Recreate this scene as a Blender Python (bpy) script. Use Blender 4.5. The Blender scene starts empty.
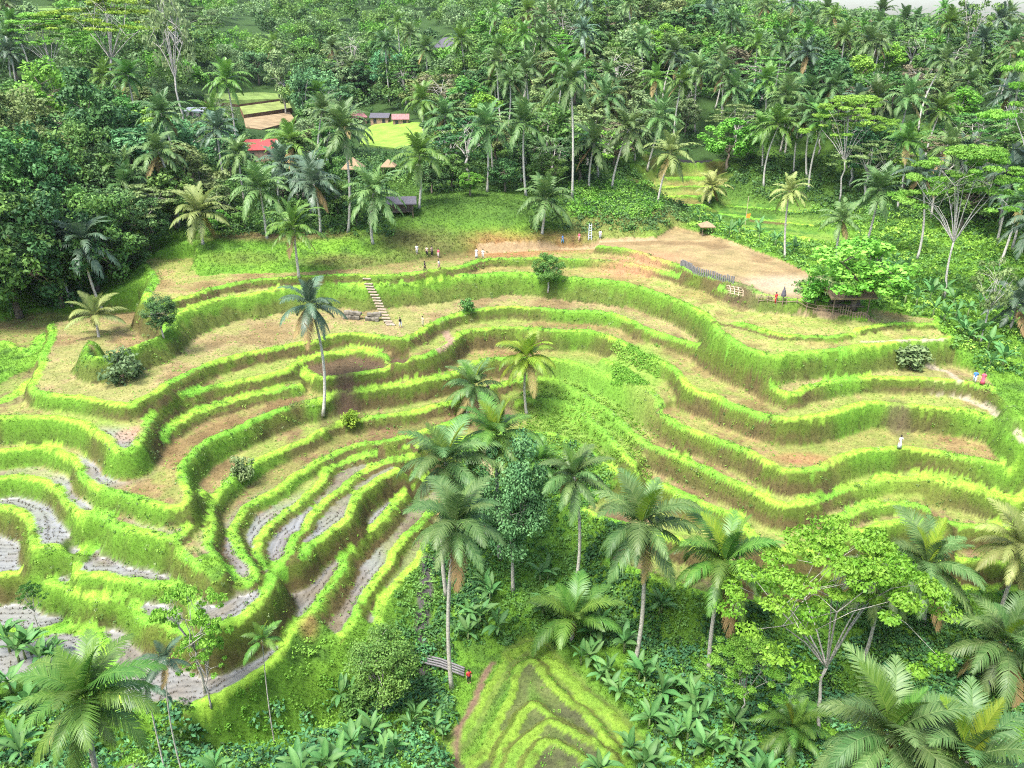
import bpy, bmesh, math, random
import numpy as np
from mathutils import Vector, Matrix, Euler
R = math.radians
SC = bpy.context.scene
COL = SC.collection
rnd = random.Random(7)
# ------------------------------------------------------------------ camera maths
F = 800.0; VH = 40.0; H = 34.0
PITCH = math.atan((384 - VH) / F)
cp, sp = math.cos(PITCH), math.sin(PITCH)
def ray(u, v):
    a = (u - 512) / F; b = (384 - v) / F
    return (a, cp + b * sp, -sp + b * cp)
def unp(u, v, z):
    d = ray(u, v); t = (z - H) / d[2]
    return (d[0] * t, d[1] * t, z)
def at_y(u, v, y):
    d = ray(u, v); t = y / d[1]
    return (d[0] * t, y, H + d[2] * t)
def proj_np(x, y, z):
    z = z - H
    f = y * cp - z * sp; up = y * sp + z * cp
    f = np.where(f < 0.1, 0.1, f)
    return 512 + F * x / f, 384 - F * up / f, f
cam_d = bpy.data.cameras.new('camera'); cam = bpy.data.objects.new('camera', cam_d); COL.objects.link(cam)
cam.location = (0, 0, H); cam.rotation_euler = (math.pi / 2 - PITCH, 0, 0)
cam_d.sensor_width = 36; cam_d.lens = 36 * F / 1024; cam_d.clip_end = 5000; cam_d.clip_start = 0.5
SC.camera = cam
LIPS={
'R0':(0.0,.5,[(595,247),(629,249),(650,257),(679,266),(695,273),(733,283),(758,294),(782,299),(809,301),(850,303),(868,306)]),
'R1':(-1.2,.5,[(143,264),(156,280),(147,292),(142,302),(160,308),(176,300),(200,294),(213,289),(249,281.5),(295,278),(331,275.5),(366,276.5),(390,276.5),(419,273),(458,268),(474,263),(485,260),(540,259),(570,260.5),(590,260.5),(619,262.5),(648,268),(675,276),(703,283),(724,292),(742,299),(760,303),(778,308),(810,311),(840,315),(868,318)]),
'R1r':(-1.8,.4,[(857,331),(873,327),(902,325),(935,326),(943,323),(938,314)]),
'R2a':(-2.0,.35,[(717,321),(739,324),(762,331),(782,337),(809,338),(841,338),(856,335)]),
'R2':(-2.5,.8,[(94,340),(86,349),(100,355),(117,351),(137,342),(160,334),(172,320),(182,313),(200,306),(219,300),(249,295),(278,290),(299,289),(327,285),(366,287),(394,286),(439,279),(478,276),(505,273),(536,275),(570,279),(619,282),(654,292),(679,302),(705,315),(717,331),(735,344),(758,354),(776,359),(794,354.5),(821,352.5),(848,350.5),(880,345),(906,341),(945,340),(958,337)]),
'R3':(-5.8,.4,[(45,325),(50,333),(46,347),(40,360),(36,373),(25,392),(49,397),(82,399),(109,403),(127,407.5),(140,403),(156,393),(176,381),(200,369),(215,362.5),(249,354),(288,346),(311,343),(327,337),(342,335),(365,335),(385,338),(402,340),(415,336),(423,331),(438,322),(448,317),(474,311),(507,308),(536,309),(570,313),(599,312),(623,318),(644,330),(668,337),(697,347),(720,363),(749,378),(774,390),(786,395.5),(801,393),(817,386),(848,380.5),(880,379),(922,380.5),(961,382),(985,386),(998,392),(1008,404),(1030,424)]),
'R4':(-7.6,.35,[(0,418.5),(39,418.5),(72,421.5),(90,429),(105,442),(117,450),(129,453),(137,448),(144,435),(154,416),(176,400),(190,395),(209,388),(249,380),(284,373),(303,362),(311,358.5),(338,353),(360,351),(380,354),(394,362),(419,359),(435,353),(449,346),(458,336),(466,331),(517,328),(546,331),(580,332),(595,333),(613,339),(634,354),(656,359.5),(670,367),(680,379),(691,389),(716,399),(746,410),(770,418),(790,421),(810,418),(830,414.5),(853,409),(871,404),(890,404.5),(912,407),(961,412),(996,418),(1012,432),(1030,447)]),
'R5':(-10.6,.35,[(0,453),(25,449),(49,451),(60,457),(76,460),(80,470),(86,484),(101,492),(127,497),(156,508),(176,509),(188,502),(191,492),(185,478),(184,466),(195,453),(209,442),(239,429),(268,414.6),(297,405),(323,400),(352,393),(380,389),(399,388),(429,380),(454,375),(468,367),(478,362),(500,359),(530,359),(556,359.5),(580,365),(593,371),(619,383),(638,396.5),(654,412),(672,424),(703,436),(730,445.5),(754,456),(772,467),(796,475),(824,468),(843,458),(866,453),(890,450),(912,450),(949,456),(985,463),(1024,470)]),
'T1':(-6.7,.4,[(0,342),(16,348),(29,356),(33,352),(42,336)]),
'T2':(-7.4,.4,[(0,405),(20,391),(40,377)]),
'Lx':(-8.6,.4,[(303,370),(318,379),(335,378),(358,374),(390,371),(400,365)]),
'Lf':(-12.5,.35,[(0,481),(25,478),(49,484),(60,496),(68,509),(84,516),(107,519),(125,531),(148,537),(170,540),(186,532),(196,520),(202,503),(206,490)]),
'R6':(-13.3,.35,[(172,547),(188,560),(205,574),(222,580),(227,565),(215,552),(211,540),(218,521),(214,512),(219,492),(239,476),(264,457),(291,447),(319,434),(331,425),(366,419.5),(390,416.5),(419,412),(444,404),(462,400),(500,385),(540,378),(565,386),(582,397),(609,412),(629,434),(648,445.5),(672,455),(695,465),(726,479),(757,493),(778,505),(800,507),(824,499),(853,489),(892,480),(915,479.5),(936,482),(961,486),(996,497),(1024,502)]),
'Lg':(-14.9,.35,[(228,570),(232,580),(243,587),(254,580),(259,570),(254,562),(243,552),(238,540),(237,530),(241,517),(248,507),(274,494),(295,478),(323,460.5),(350,447),(390,442),(405,438),(435,428),(460,423)]),
'R7':(-16.0,.35,[(262,560),(258,552),(262,539),(284,515),(311,496),(327,480),(334,468),(350,461),(366,457),(390,452),(415,447),(440,443),(480,437),(530,433),(565,438),(590,455),(605,466),(617,475),(640,481),(664,487),(687,498),(716,509),(732,517),(746,531),(757,544),(770,551),(796,554),(826,549),(849,540),(882,527),(912,524),(959,527),(1024,530)]),
'Li':(-16.7,.35,[(270,567),(287,562),(293,551),(296,537),(311,527),(315,513),(342,494),(348,484),(366,472),(390,462),(420,455)]),
'Lj':(-17.2,.35,[(272,569),(283,570),(296,565),(307,555),(313,545),(330,533),(354,517),(352,505),(366,490),(390,472),(415,468)]),
'Ma':(-14.9,.5,[(838,523),(860,511),(885,505.5),(912,505.5),(932,512),(948,522)]),
'Ld2':(-9.4,.6,[(164,438),(180,423),(205,410),(240,399.5),(272,393),(300,387)]),
'Mc':(-9.5,.5,[(600,359),(622,372),(640,384),(660,404)]),
'R6b':(-14.6,.6,[(516,402),(545,399),(575,409),(600,429),(620,455),(640,472)]),
'R8':(-18.6,.4,[(576,508),(605,522),(640,530),(690,545),(720,560),(750,572),(790,580),(830,578),(870,566),(900,560),(950,562),(1024,566)]),
'R9':(-21.0,.4,[(600,560),(640,575),(680,588),(720,602),(760,607),(800,606),(850,600),(900,592),(950,590),(1024,592)]),
'K1':(-14.5,.4,[(0,508),(12,511),(27,517),(32,527),(28,541),(30,548),(47,549),(68,549),(78,553),(86,551),(94,548)]),
'P1':(-15.8,.35,[(94,549),(84,554),(78,562),(72,572),(84,576),(117,581),(146,586),(172,590),(182,597),(188,606),(196,620),(207,630),(229,626),(249,614),(268,600),(276,585),(274,572)]),
'K4':(-17.3,.35,[(0,578),(20,573),(39,580),(51,587),(65,587),(78,597),(94,600),(121,602),(133,608),(138,618),(152,626),(172,630),(184,637),(200,640)]),
'Lk':(-20.0,.8,[(0,634),(20,634),(42,634),(56,629),(82,629),(100,640),(108,660),(112,690),(118,715),(124,719),(167,717),(207,706),(233,690),(245,684),(268,667),(284,655),(292,641),(300,627),(319,609),(325,597),(332,588),(344,575),(350,555),(362,540),(372,532),(390,515),(400,500),(412,488),(425,478)]),
'Ll':(-21.5,.4,[(338,640),(344,637),(356,622),(362,606),(375,586),(390,566),(399,546),(415,530),(429,518),(440,505)]),
'Lm':(-22.4,.5,[(379,632),(386,605),(400,585),(422,562),(432,540),(440,528)]),
}
SLOPES = [
 [(-90,322,-5.5),(0,316,-5.4),(50,303,-5.4),(85,298,-5.2),(112,288,-4),(140,264,-1.2)],
 [(140,262,-.5),(165,252,1),(214,239,2),(260,238.5,2),(342,237.5,2.2),(385,222,3.5),(395,208,5),(440,203,5.5),(500,205,5.5),(525,215,4)],
 [(205,274,-1.1),(290,273,-1.1),(360,268,-.9),(410,258,-.3),(440,250,0),(470,247,0.1),(520,243,.3),(570,240,.3),(600,239,.5),(655,236,.7),(675,224,.8),(707,232,.7),(732,239,.6),(757,249,.6),(786,260,.5),(809,271,.5),(817,277,.5)],
 [(560,226,1.6),(590,222,2.2),(630,213,3.4),(655,206,3.6),(664,216,2)],
 [(540,190,6),(600,186,6),(650,188,5)],
 # right-hand crest and the drop behind it
 [(817,277,.5),(850,284,.3),(881,296,-1.4),(941,318,-2.2),(968,336,-3.2),(994,355,-4.6),(1011,373,-5.6),(1030,390,-6.0),(1100,440,-6.6)],
 # central gully and valley floor
 [(455,672,-26.2),(432,652,-25.6),(440,600,-24.6),(462,560,-23.4),(485,520,-21.8)],
 [(480,500,-20.6),(530,505,-20.6),(570,545,-22),(600,600,-24.2),(650,640,-25.2),(720,680,-26.2),(800,700,-26.6),(900,690,-26.2),(1024,670,-25.6),(1100,660,-25)],
 [(100,768,-25),(200,762,-25.6),(300,735,-26.4),(360,705,-26.6),(420,680,-26.6),(455,672,-26.2)],
 [(640,768,-24.6),(720,775,-25),(850,780,-25.4),(1024,780,-25.6)],
]
LIPS.update({
'SA':(-25.4,.8,[(452,752),(475,712),(499,672),(512,654),(532,648),(550,658),(576,689),(612,722),(640,752)]),
'SB':(-24.9,.8,[(470,768),(497,725),(510,690),(516,668),(532,657),(540,664),(548,680),(575,705),(605,735),(622,760)]),
'SC':(-24.3,.8,[(486,775),(510,738),(522,712),(534,699),(559,719),(596,739),(612,770)]),
'SD':(-23.7,.8,[(500,778),(509,756),(529,739),(546,716),(576,732),(606,746),(620,775)]),
'SE':(-23.2,.8,[(512,785),(529,762),(542,742),(556,739),(589,759),(600,780)]),
'TA':(.2,.5,[(664,206),(690,205),(716,206)]),
'TB':(1.0,.5,[(660,197),(690,196.5),(718,197)]),
'TC':(2.0,.5,[(662,187.5),(690,187),(714,187.5)]),
'TD':(3.0,.5,[(662,178),(690,177.5),(712,178)]),
'VA':(-.5,.5,[(728,206),(760,209),(800,213)]),
'VB':(-1.3,.5,[(722,214),(760,220),(810,226)]),
'VC':(-2.2,.5,[(730,226),(770,233),(815,240)]),
})
# ------------------------------------------------------------------ terrain
def interp_h(a, b, t): return a + (b - a) * t
def vnoise(x, y, s, seed):
    X = x / s; Y = y / s
    xi = np.floor(X).astype(np.int64); yi = np.floor(Y).astype(np.int64)
    fx = X - xi; fy = Y - yi
    fx = fx * fx * (3 - 2 * fx); fy = fy * fy * (3 - 2 * fy)
    def h(a, b):
        n = (a * 374761393 + b * 668265263 + seed * 974634777) & 0x7fffffff
        n = ((n ^ (n >> 13)) * 1274126177) & 0x7fffffff
        return ((n ^ (n >> 16)) & 0xffff) / 65535.0
    return (h(xi, yi) * (1 - fx) + h(xi + 1, yi) * fx) * (1 - fy) + (h(xi, yi + 1) * (1 - fx) + h(xi + 1, yi + 1) * fx) * fy
def fnoise(x, y, s, seed, n=3):
    r = 0; a = 1; t = 0
    for i in range(n):
        r = r + a * vnoise(x, y, s, seed + i * 17); t += a; a *= .5; s *= .5
    return r / t
# far hills: control points (u column, y, z) -> thin linear RBF
PROF = {
 -40: [(100, -8), (125, -1), (160, 8), (210, 18), (300, 36), (450, 62), (650, 90)],
 100: [(120, -3), (150, 3), (200, 13), (300, 33), (450, 58), (650, 88)],
 260: [(150, 3.0), (190, 5.5), (222, 8), (283, 11), (350, 22), (500, 46), (650, 74)],
 400: [(165, 5.5), (190, 6), (243, 8.2), (330, 22), (450, 46), (600, 72)],
 480: [(168, 5.5), (230, 12), (300, 22), (420, 42), (600, 74)],
 570: [(170, 6), (220, 17), (280, 31), (400, 52), (600, 80)],
 700: [(165, -1.5), (199, 3), (230, 13), (270, 25), (350, 36), (600, 50)],
 850: [(140, -1.5), (172, 1.5), (200, 13), (230, 20), (260, 25), (350, 29), (600, 31)],
 1000: [(112, -7), (130, -5), (160, 3), (200, 13), (230, 19), (260, 23.5), (350, 27), (600, 29)],
 1150: [(90, -12), (130, -5), (200, 13), (260, 22), (400, 25), (600, 26)],
}
CP = []
for u, L in PROF.items():
    for y, z in L:
        f = y * cp - (z - H) * sp
        CP.append(((u - 512) / F * f, y, z))
for x in (-90, -50, 0, 50, 90):
    CP += [(x, 28, -7), (x, 12, 13), (x, -5, 32.1), (x, -40, 34.0)]
CP += [(0, 2, 27.5), (-60, 47, -23), (-90, 60, -22), (70, 60, -24.5), (100, 70, -20), (-140, 100, -6), (130, 95, -12), (-10, 49, -22), (20, 47, -23), (40, 45, -22)]
CP = np.array(CP, float)
def _ker(d): return np.sqrt(d * d + 9.0)
def _solve_rbf():
    n = len(CP)
    d = np.hypot(CP[:, None, 0] - CP[None, :, 0], CP[:, None, 1] - CP[None, :, 1])
    A = np.zeros((n + 3, n + 3)); A[:n, :n] = _ker(d)
    A[:n, n] = 1; A[:n, n + 1] = CP[:, 0]; A[:n, n + 2] = CP[:, 1]; A[n:, :n] = A[:n, n:].T
    b = np.zeros(n + 3); b[:n] = CP[:, 2]
    return np.linalg.solve(A, b)
_W = _solve_rbf()
def coarse_h(x, y):
    x = np.asarray(x, float); y = np.asarray(y, float); sh = x.shape
    x = x.ravel(); y = y.ravel(); out = np.empty(len(x))
    for i in range(0, len(x), 20000):
        a = x[i:i + 20000]; b = y[i:i + 20000]
        d = np.hypot(a[:, None] - CP[None, :, 0], b[:, None] - CP[None, :, 1])
        out[i:i + 20000] = _ker(d) @ _W[:-3] + _W[-3] + a * _W[-2] + b * _W[-1]
    return out.reshape(sh)

X0, X1, Y0, Y1, CS = -102.0, 111.0, 39.0, 207.0, 0.25
NX = int((X1 - X0) / CS) + 1; NY = int((Y1 - Y0) / CS) + 1
gx = X0 + CS * np.arange(NX); gy = Y0 + CS * np.arange(NY)
GX, GY = np.meshgrid(gx, gy)

LIP_NAMES = list(LIPS)
lip_z = np.array([LIPS[n][0] for n in LIP_NAMES]); lip_run = np.array([LIPS[n][1] for n in LIP_NAMES])
def ext(pts):
    p = list(pts)
    if p[0][0] <= 3: p.insert(0, (-110, p[0][1] + (p[0][1] - p[1][1]) * .6))
    if p[-1][0] >= 1021: p.append((1140, p[-1][1] + (p[-1][1] - p[-2][1]) * .6))
    return p
def smooth_poly(P3, n=2):
    P3 = [np.array(p, float) for p in P3]
    for _ in range(n):                         # Chaikin
        q = [P3[0]]
        for a, b in zip(P3, P3[1:]):
            q += [a * .75 + b * .25, a * .25 + b * .75]
        q.append(P3[-1]); P3 = q
    return np.array(P3)
def samples(P3, step=.1):
    out = []
    for a, b in zip(P3, P3[1:]):
        n = max(1, int(np.linalg.norm(b - a) / step))
        t = np.arange(n)[:, None] / n
        out.append(a + (b - a) * t)
    return np.concatenate(out + [P3[-1:]])
CV = np.zeros((NY, NX)); CM = np.zeros((NY, NX), bool); CID = np.full((NY, NX), -1)
def stamp(S, ident):
    i = np.floor((S[:, 0] - X0) / CS + .5).astype(int); j = np.floor((S[:, 1] - Y0) / CS + .5).astype(int)
    ok = (i >= 0) & (i < NX) & (j >= 0) & (j < NY)
    CV[j[ok], i[ok]] = S[ok, 2]; CM[j[ok], i[ok]] = True; CID[j[ok], i[ok]] = ident
for pts in SLOPES:                              # free lines (u, v, z): slopes that are not terraced
    P3 = np.array([unp(u, v, z) for u, v, z in pts])
    stamp(samples(P3), -2)
LIPW = {}
for k, n in enumerate(LIP_NAMES):
    z, run, pts = LIPS[n]
    P3 = smooth_poly([unp(u, v, z) for u, v in ext(pts)])
    S = samples(P3)
    w = np.stack([vnoise(S[:, 0], S[:, 1], 2.3, 5) - .5, vnoise(S[:, 0], S[:, 1], 2.3, 9) - .5], 1) * .55
    S[:, :2] += w
    LIPW[n] = S
    stamp(S, k)
HC = coarse_h(GX, GY)
def laplace():
    # coarse to fine relaxation with the stamped cells and the rim held fixed
    lv = []
    v, m = CV.copy(), CM.copy(); b = HC.copy()
    for k in (16, 8, 4, 2, 1):
        ny, nx = (NY + k - 1) // k, (NX + k - 1) // k
        jj, ii = np.nonzero(m)
        sv = np.zeros((ny, nx)); sn = np.zeros((ny, nx))
        np.add.at(sv, (jj // k, ii // k), v[jj, ii]); np.add.at(sn, (jj // k, ii // k), 1)
        fm = sn > 0; fv = np.where(fm, sv / np.maximum(sn, 1), 0)
        hb = b[::k, ::k][:ny, :nx]
        fm2 = fm.copy(); fm2[0] = fm2[-1] = True; fm2[:, 0] = fm2[:, -1] = True
        far = (GY[::k, ::k][:ny, :nx] > 201) & ~fm   # far back the coarse hill rules
        rim = fm2 & ~fm | far
        fix = fm | rim; val = np.where(fm, fv, hb)
        if not lv: s = hb.copy()
        else:
            p = lv[-1]; s = np.repeat(np.repeat(p, 2, 0), 2, 1)[:ny, :nx]
        s = np.where(fix, val, s)
        for it in range({16: 900, 8: 400, 4: 200, 2: 120, 1: 60}[k]):
            s[1:-1, 1:-1] = np.where(fix[1:-1, 1:-1], s[1:-1, 1:-1], .25 * (s[:-2, 1:-1] + s[2:, 1:-1] + s[1:-1, :-2] + s[1:-1, 2:]))
        lv.append(s)
    return lv[-1]
S_ = laplace()
gyy, gxx = np.gradient(S_)
gn = np.hypot(gxx, gyy) + 1e-9
DX = gxx / gn; DY = gyy / gn
def near_lip(sign):
    """lip ids grown by one cell, so that a walk across the slope cannot slip between two cells of a line"""
    c = CID.copy()
    for dj, di in ((0, 1), (0, -1), (1, 0), (-1, 0)):
        n = np.roll(CID, (dj, di), (0, 1)); c = np.where((c < 0) & (n >= 0), n, c)
    return c
GROWN = near_lip(1)
def trace(sign, nmax, step=.6):
    px = np.tile(np.arange(NX, dtype=float), (NY, 1)).ravel(); py = np.repeat(np.arange(NY, dtype=float), NX)
    n = NX * NY
    idd = np.full(n, -1); dist = np.full(n, 1e3); act = np.arange(n)
    c0 = CID.ravel(); s0 = S_.ravel()
    if sign < 0:
        hit = c0[act] >= 0
        idd[act[hit]] = c0[act[hit]]; dist[act[hit]] = 0; act = act[~hit]
    x = px[act]; y = py[act]
    for k in range(1, nmax + 1):
        i = np.clip((x + .5).astype(int), 0, NX - 1); j = np.clip((y + .5).astype(int), 0, NY - 1)
        x = x + sign * DX[j, i] * step; y = y + sign * DY[j, i] * step
        inb = (x > 0) & (x < NX - 1) & (y > 0) & (y < NY - 1)
        i = np.clip((x + .5).astype(int), 0, NX - 1); j = np.clip((y + .5).astype(int), 0, NY - 1)
        c = CID[j, i]; g = GROWN[j, i]; zc = lip_z[np.maximum(g, 0)]
        ok = (zc > s0[act] + .02) if sign > 0 else (zc < s0[act] - .0)
        hit = (g >= 0) & ok & inb
        idd[act[hit]] = g[hit]; dist[act[hit]] = np.hypot(x[hit] - px[act[hit]], y[hit] - py[act[hit]]) * CS
        stop = (~inb) | (c == -2)
        keep = ~(hit | stop)
        act = act[keep]; x = x[keep]; y = y[keep]
        if len(act) == 0: break
    return idd.reshape(NY, NX), dist.reshape(NY, NX)
ID_L, D_L = trace(-1, 430)
ID_U, D_U = trace(+1, 46)
def median3(a):
    p = np.pad(a, 1, mode='edge')
    st = np.stack([p[i:i + NY, j:j + NX] for i in range(3) for j in range(3)])
    return np.median(st, 0)
for _ in range(3): D_L = median3(D_L); D_U = median3(D_U)
zl = np.where(ID_L >= 0, lip_z[ID_L], S_)
zu = np.where(ID_U >= 0, lip_z[ID_U], -99)
TREAD = {'R0': 60, 'R1': 13, 'SA': 2.0, 'SB': 4, 'SC': 4, 'SD': 4, 'SE': 6, 'TA': 7, 'TB': 7, 'TC': 9, 'TD': 7, 'VA': 4, 'VB': 6, 'VC': 7, 'R8': 14, 'R9': 9, 'R1r': 12, 'R7': 16, 'Lm': 6}
tmax = np.array([TREAD.get(n, 24) for n in LIP_NAMES])[ID_L]
wt = np.where(ID_L >= 0, np.clip((tmax - D_L) / 2.5, 0, 1), 0)      # 1 on the terrace, 0 where its tread has ended
bank_r = (ID_U >= 0)
terr = (ID_L >= 0) & ((wt > 0) | (bank_r & (D_U < 3)))
n1 = fnoise(GX, GY, 3.0, 3); n2 = fnoise(GX, GY, 1.1, 21, 2); n3 = fnoise(GX, GY, .6, 31, 2); n4 = fnoise(GX, GY, 9., 41)
base = np.where(ID_L >= 0, zl * wt + S_ * (1 - wt), S_)
dz = np.where(ID_U >= 0, np.maximum(zu - base, 0), 0)
run = np.where(ID_U >= 0, lip_run[ID_U] * np.where((ID_U == LIP_NAMES.index('R2')) & (GX > 18), .5, 1), .4) * (.65 + .9 * n1) * dz
run = np.maximum(run * .78, .4)
dU = np.maximum(D_U + (n2 - .5) * .5 * np.minimum(D_U, 1.0), 0)
tb = np.clip(dU / run, 0, 1.2)                                   # 0 at the lip, 1 at the foot of the bank
prof = np.where(tb < 1, 1 - (tb ** 1.25), 0)
bank = (ID_U >= 0) & (tb < 1) & (dz > .25) & (ID_L >= 0)
hgt = base + np.where(bank, dz * prof, 0)
bund = np.exp(-(np.maximum(D_L, 0) / .38) ** 2) * .28 + np.exp(-(D_U / .3) ** 2) * .22 * (D_L > .2)
bund = np.where((D_L < 1.5) | (D_U < 1.2), bund, 0)
hgt = hgt + bund * (.7 + .6 * n2) * np.where(np.char.startswith(np.array(LIP_NAMES), 'S')[ID_L] & (ID_L >= 0), 1.5, 1)
m_ = median3(median3(hgt)); hgt = np.where(np.abs(m_ - hgt) > .3, m_, hgt)
for _ in range(3):
    m_ = median3(hgt); hgt = np.where(np.abs(m_ - hgt) > .3, m_, hgt)
def blur3(a):
    p = np.pad(a, 1, mode='edge'); p = (p[:-2] + 2 * p[1:-1] + p[2:]) / 4
    return (p[:, :-2] + 2 * p[:, 1:-1] + p[:, 2:]) / 4
hgt = blur3(blur3(hgt))
flat_w = np.where(bank | (D_L < np.where(np.char.startswith(np.array(LIP_NAMES), 'S')[ID_L], .32, .34 + .42 * n1)), 0, wt)          # bare soil of the treads
grassy = 1 - flat_w
grassy = np.clip(grassy, 0, 1)
hgt = hgt + grassy * ((n3 - .5) * .42 + (n1 - .5) * .35 * (~terr)) + (1 - grassy) * (n3 - .5) * .05
ULV = proj_np(GX, GY, hgt)
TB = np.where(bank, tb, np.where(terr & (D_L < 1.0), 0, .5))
# ------------------------------------------------------------------ helpers: ground, meshes, materials
def ground(x, y):
    x = np.atleast_1d(np.asarray(x, float)); y = np.atleast_1d(np.asarray(y, float))
    out = np.empty(len(x))
    i = (x - X0) / CS; j = (y - Y0) / CS
    inn = (i >= 0) & (i < NX - 1) & (j >= 0) & (j < NY - 1)
    if inn.any():
        a = i[inn].astype(int); b = j[inn].astype(int); fx = i[inn] - a; fy = j[inn] - b
        out[inn] = (hgt[b, a] * (1 - fx) + hgt[b, a + 1] * fx) * (1 - fy) + (hgt[b + 1, a] * (1 - fx) + hgt[b + 1, a + 1] * fx) * fy
    if (~inn).any(): out[~inn] = coarse_h(x[~inn], y[~inn])
    return out
def gz(x, y): return float(ground(x, y)[0])
_T = np.concatenate([np.arange(20, 260, .2), np.arange(260, 800, 1.5)])
def hit(u, v, h=0.0):
    """ground point under the place seen at (u, v), h metres above the ground"""
    d = ray(u, v); x = d[0] * _T; y = d[1] * _T; z = H + d[2] * _T - h
    g = ground(x, y); k = np.nonzero(z <= g)[0]
    if len(k) == 0: k = [np.argmin(z - g)]
    k = k[0]
    return (float(x[k]), float(y[k]), float(g[k]))
def mesh_np(name, V, Fq, mats, colors=None, smooth=False, fmat=None, cname='Col'):
    """V (n,3); Fq (m,3|4) array or list of such arrays; colours per vertex (n,3)"""
    me = bpy.data.meshes.new(name)
    V = np.asarray(V, np.float32)
    Fl = Fq if isinstance(Fq, list) else [Fq]
    Fl = [np.asarray(f, np.int32) for f in Fl if len(f)]
    me.vertices.add(len(V)); me.vertices.foreach_set('co', V.ravel())
    li = np.concatenate([f.ravel() for f in Fl]); tot = np.concatenate([np.full(len(f), f.shape[1], np.int32) for f in Fl])
    st = np.concatenate([[0], np.cumsum(tot)[:-1]]).astype(np.int32)
    me.loops.add(len(li)); me.loops.foreach_set('vertex_index', li)
    me.polygons.add(len(tot)); me.polygons.foreach_set('loop_start', st); me.polygons.foreach_set('loop_total', tot)
    if smooth: me.polygons.foreach_set('use_smooth', np.ones(len(tot), bool))
    for m in (mats if isinstance(mats, (list, tuple)) else [mats]): me.materials.append(m)
    if fmat is not None: me.polygons.foreach_set('material_index', np.asarray(fmat, np.int32))
    if colors is not None:
        c = np.ones((len(V), 4), np.float32); c[:, :colors.shape[1]] = colors
        a = me.attributes.new(cname, 'FLOAT_COLOR', 'POINT'); a.data.foreach_set('color', c.ravel())
    me.update(calc_edges=True); me.validate()
    return me
def ob(name, me, parent=None, loc=(0, 0, 0), rot=(0, 0, 0), sc=(1, 1, 1)):
    o = bpy.data.objects.new(name, me); COL.objects.link(o)
    if parent is not None: o.parent = parent
    o.location = loc; o.rotation_euler = rot
    o.scale = (sc, sc, sc) if isinstance(sc, (int, float)) else sc
    return o
def tag(o, label=None, cat=None, group=None, kind=None):
    if label: o['label'] = label
    if cat: o['category'] = cat
    if group: o['group'] = group
    if kind: o['kind'] = kind
    return o
def empty(name, loc, rz=0, sc=1.0): return ob(name, None, None, loc, (0, 0, rz), sc)
class MB:
    """collects solid pieces into one mesh"""
    def __init__(s): s.v = []; s.f = []; s.n = 0
    def add(s, v, f):
        s.v.append(np.asarray(v, float)); s.f += [[i + s.n for i in q] for q in f]; s.n += len(v)
    def box(s, c, d, rz=0, tilt=0):
        dx, dy, dz = d[0] / 2, d[1] / 2, d[2] / 2
        p = np.array([(x, y, z) for z in (-dz, dz) for x, y in ((-dx, -dy), (dx, -dy), (dx, dy), (-dx, dy))])
        M = np.array(Matrix.Rotation(rz, 3, 'Z') @ Matrix.Rotation(tilt, 3, 'X'))
        s.add(p @ M.T + np.array(c), [[0, 3, 2, 1], [4, 5, 6, 7], [0, 1, 5, 4], [1, 2, 6, 5], [2, 3, 7, 6], [3, 0, 4, 7]])
    def tube(s, pts, rad, n=6, cap=True):
        pts = [np.array(p, float) for p in pts]; rings = []
        if not hasattr(rad, '__len__'): rad = [rad] * len(pts)
        for k, p in enumerate(pts):
            t = pts[min(k + 1, len(pts) - 1)] - pts[max(k - 1, 0)]; t = t / (np.linalg.norm(t) + 1e-9)
            a = np.array([1, 0, 0]) if abs(t[0]) < .8 else np.array([0, 1, 0])
            u = np.cross(t, a); u /= np.linalg.norm(u); w = np.cross(t, u)
            ang = np.arange(n) * 2 * math.pi / n
            rings.append(p + rad[k] * (np.cos(ang)[:, None] * u + np.sin(ang)[:, None] * w))
        f = [[k * n + i, k * n + (i + 1) % n, (k + 1) * n + (i + 1) % n, (k + 1) * n + i] for k in range(len(pts) - 1) for i in range(n)]
        if cap: f += [list(range(n))[::-1], [(len(pts) - 1) * n + i for i in range(n)]]
        s.add(np.concatenate(rings), f)
    def lathe(s, prof, n=12, c=(0, 0, 0)):
        V = []; f = []
        for r, z in prof:
            for i in range(n): V.append((c[0] + r * math.cos(i * 2 * math.pi / n), c[1] + r * math.sin(i * 2 * math.pi / n), c[2] + z))
        for k in range(len(prof) - 1):
            for i in range(n): f.append([k * n + i, k * n + (i + 1) % n, (k + 1) * n + (i + 1) % n, (k + 1) * n + i])
        s.add(V, f)
    def mesh(s, name, mat, smooth=False):
        me = bpy.data.meshes.new(name); me.from_pydata(np.concatenate(s.v).tolist(), [], s.f); me.materials.append(mat)
        if smooth: me.polygons.foreach_set('use_smooth', np.ones(len(me.polygons), bool))
        me.update(); return me
def new_mat(name):
    m = bpy.data.materials.new(name); m.use_nodes = True; nt = m.node_tree
    return m, nt, nt.nodes['Principled BSDF'], nt.nodes['Material Output']
def N(nt, t, **kw):
    n = nt.nodes.new(t)
    for k, v in kw.items(): setattr(n, k, v)
    return n
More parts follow.
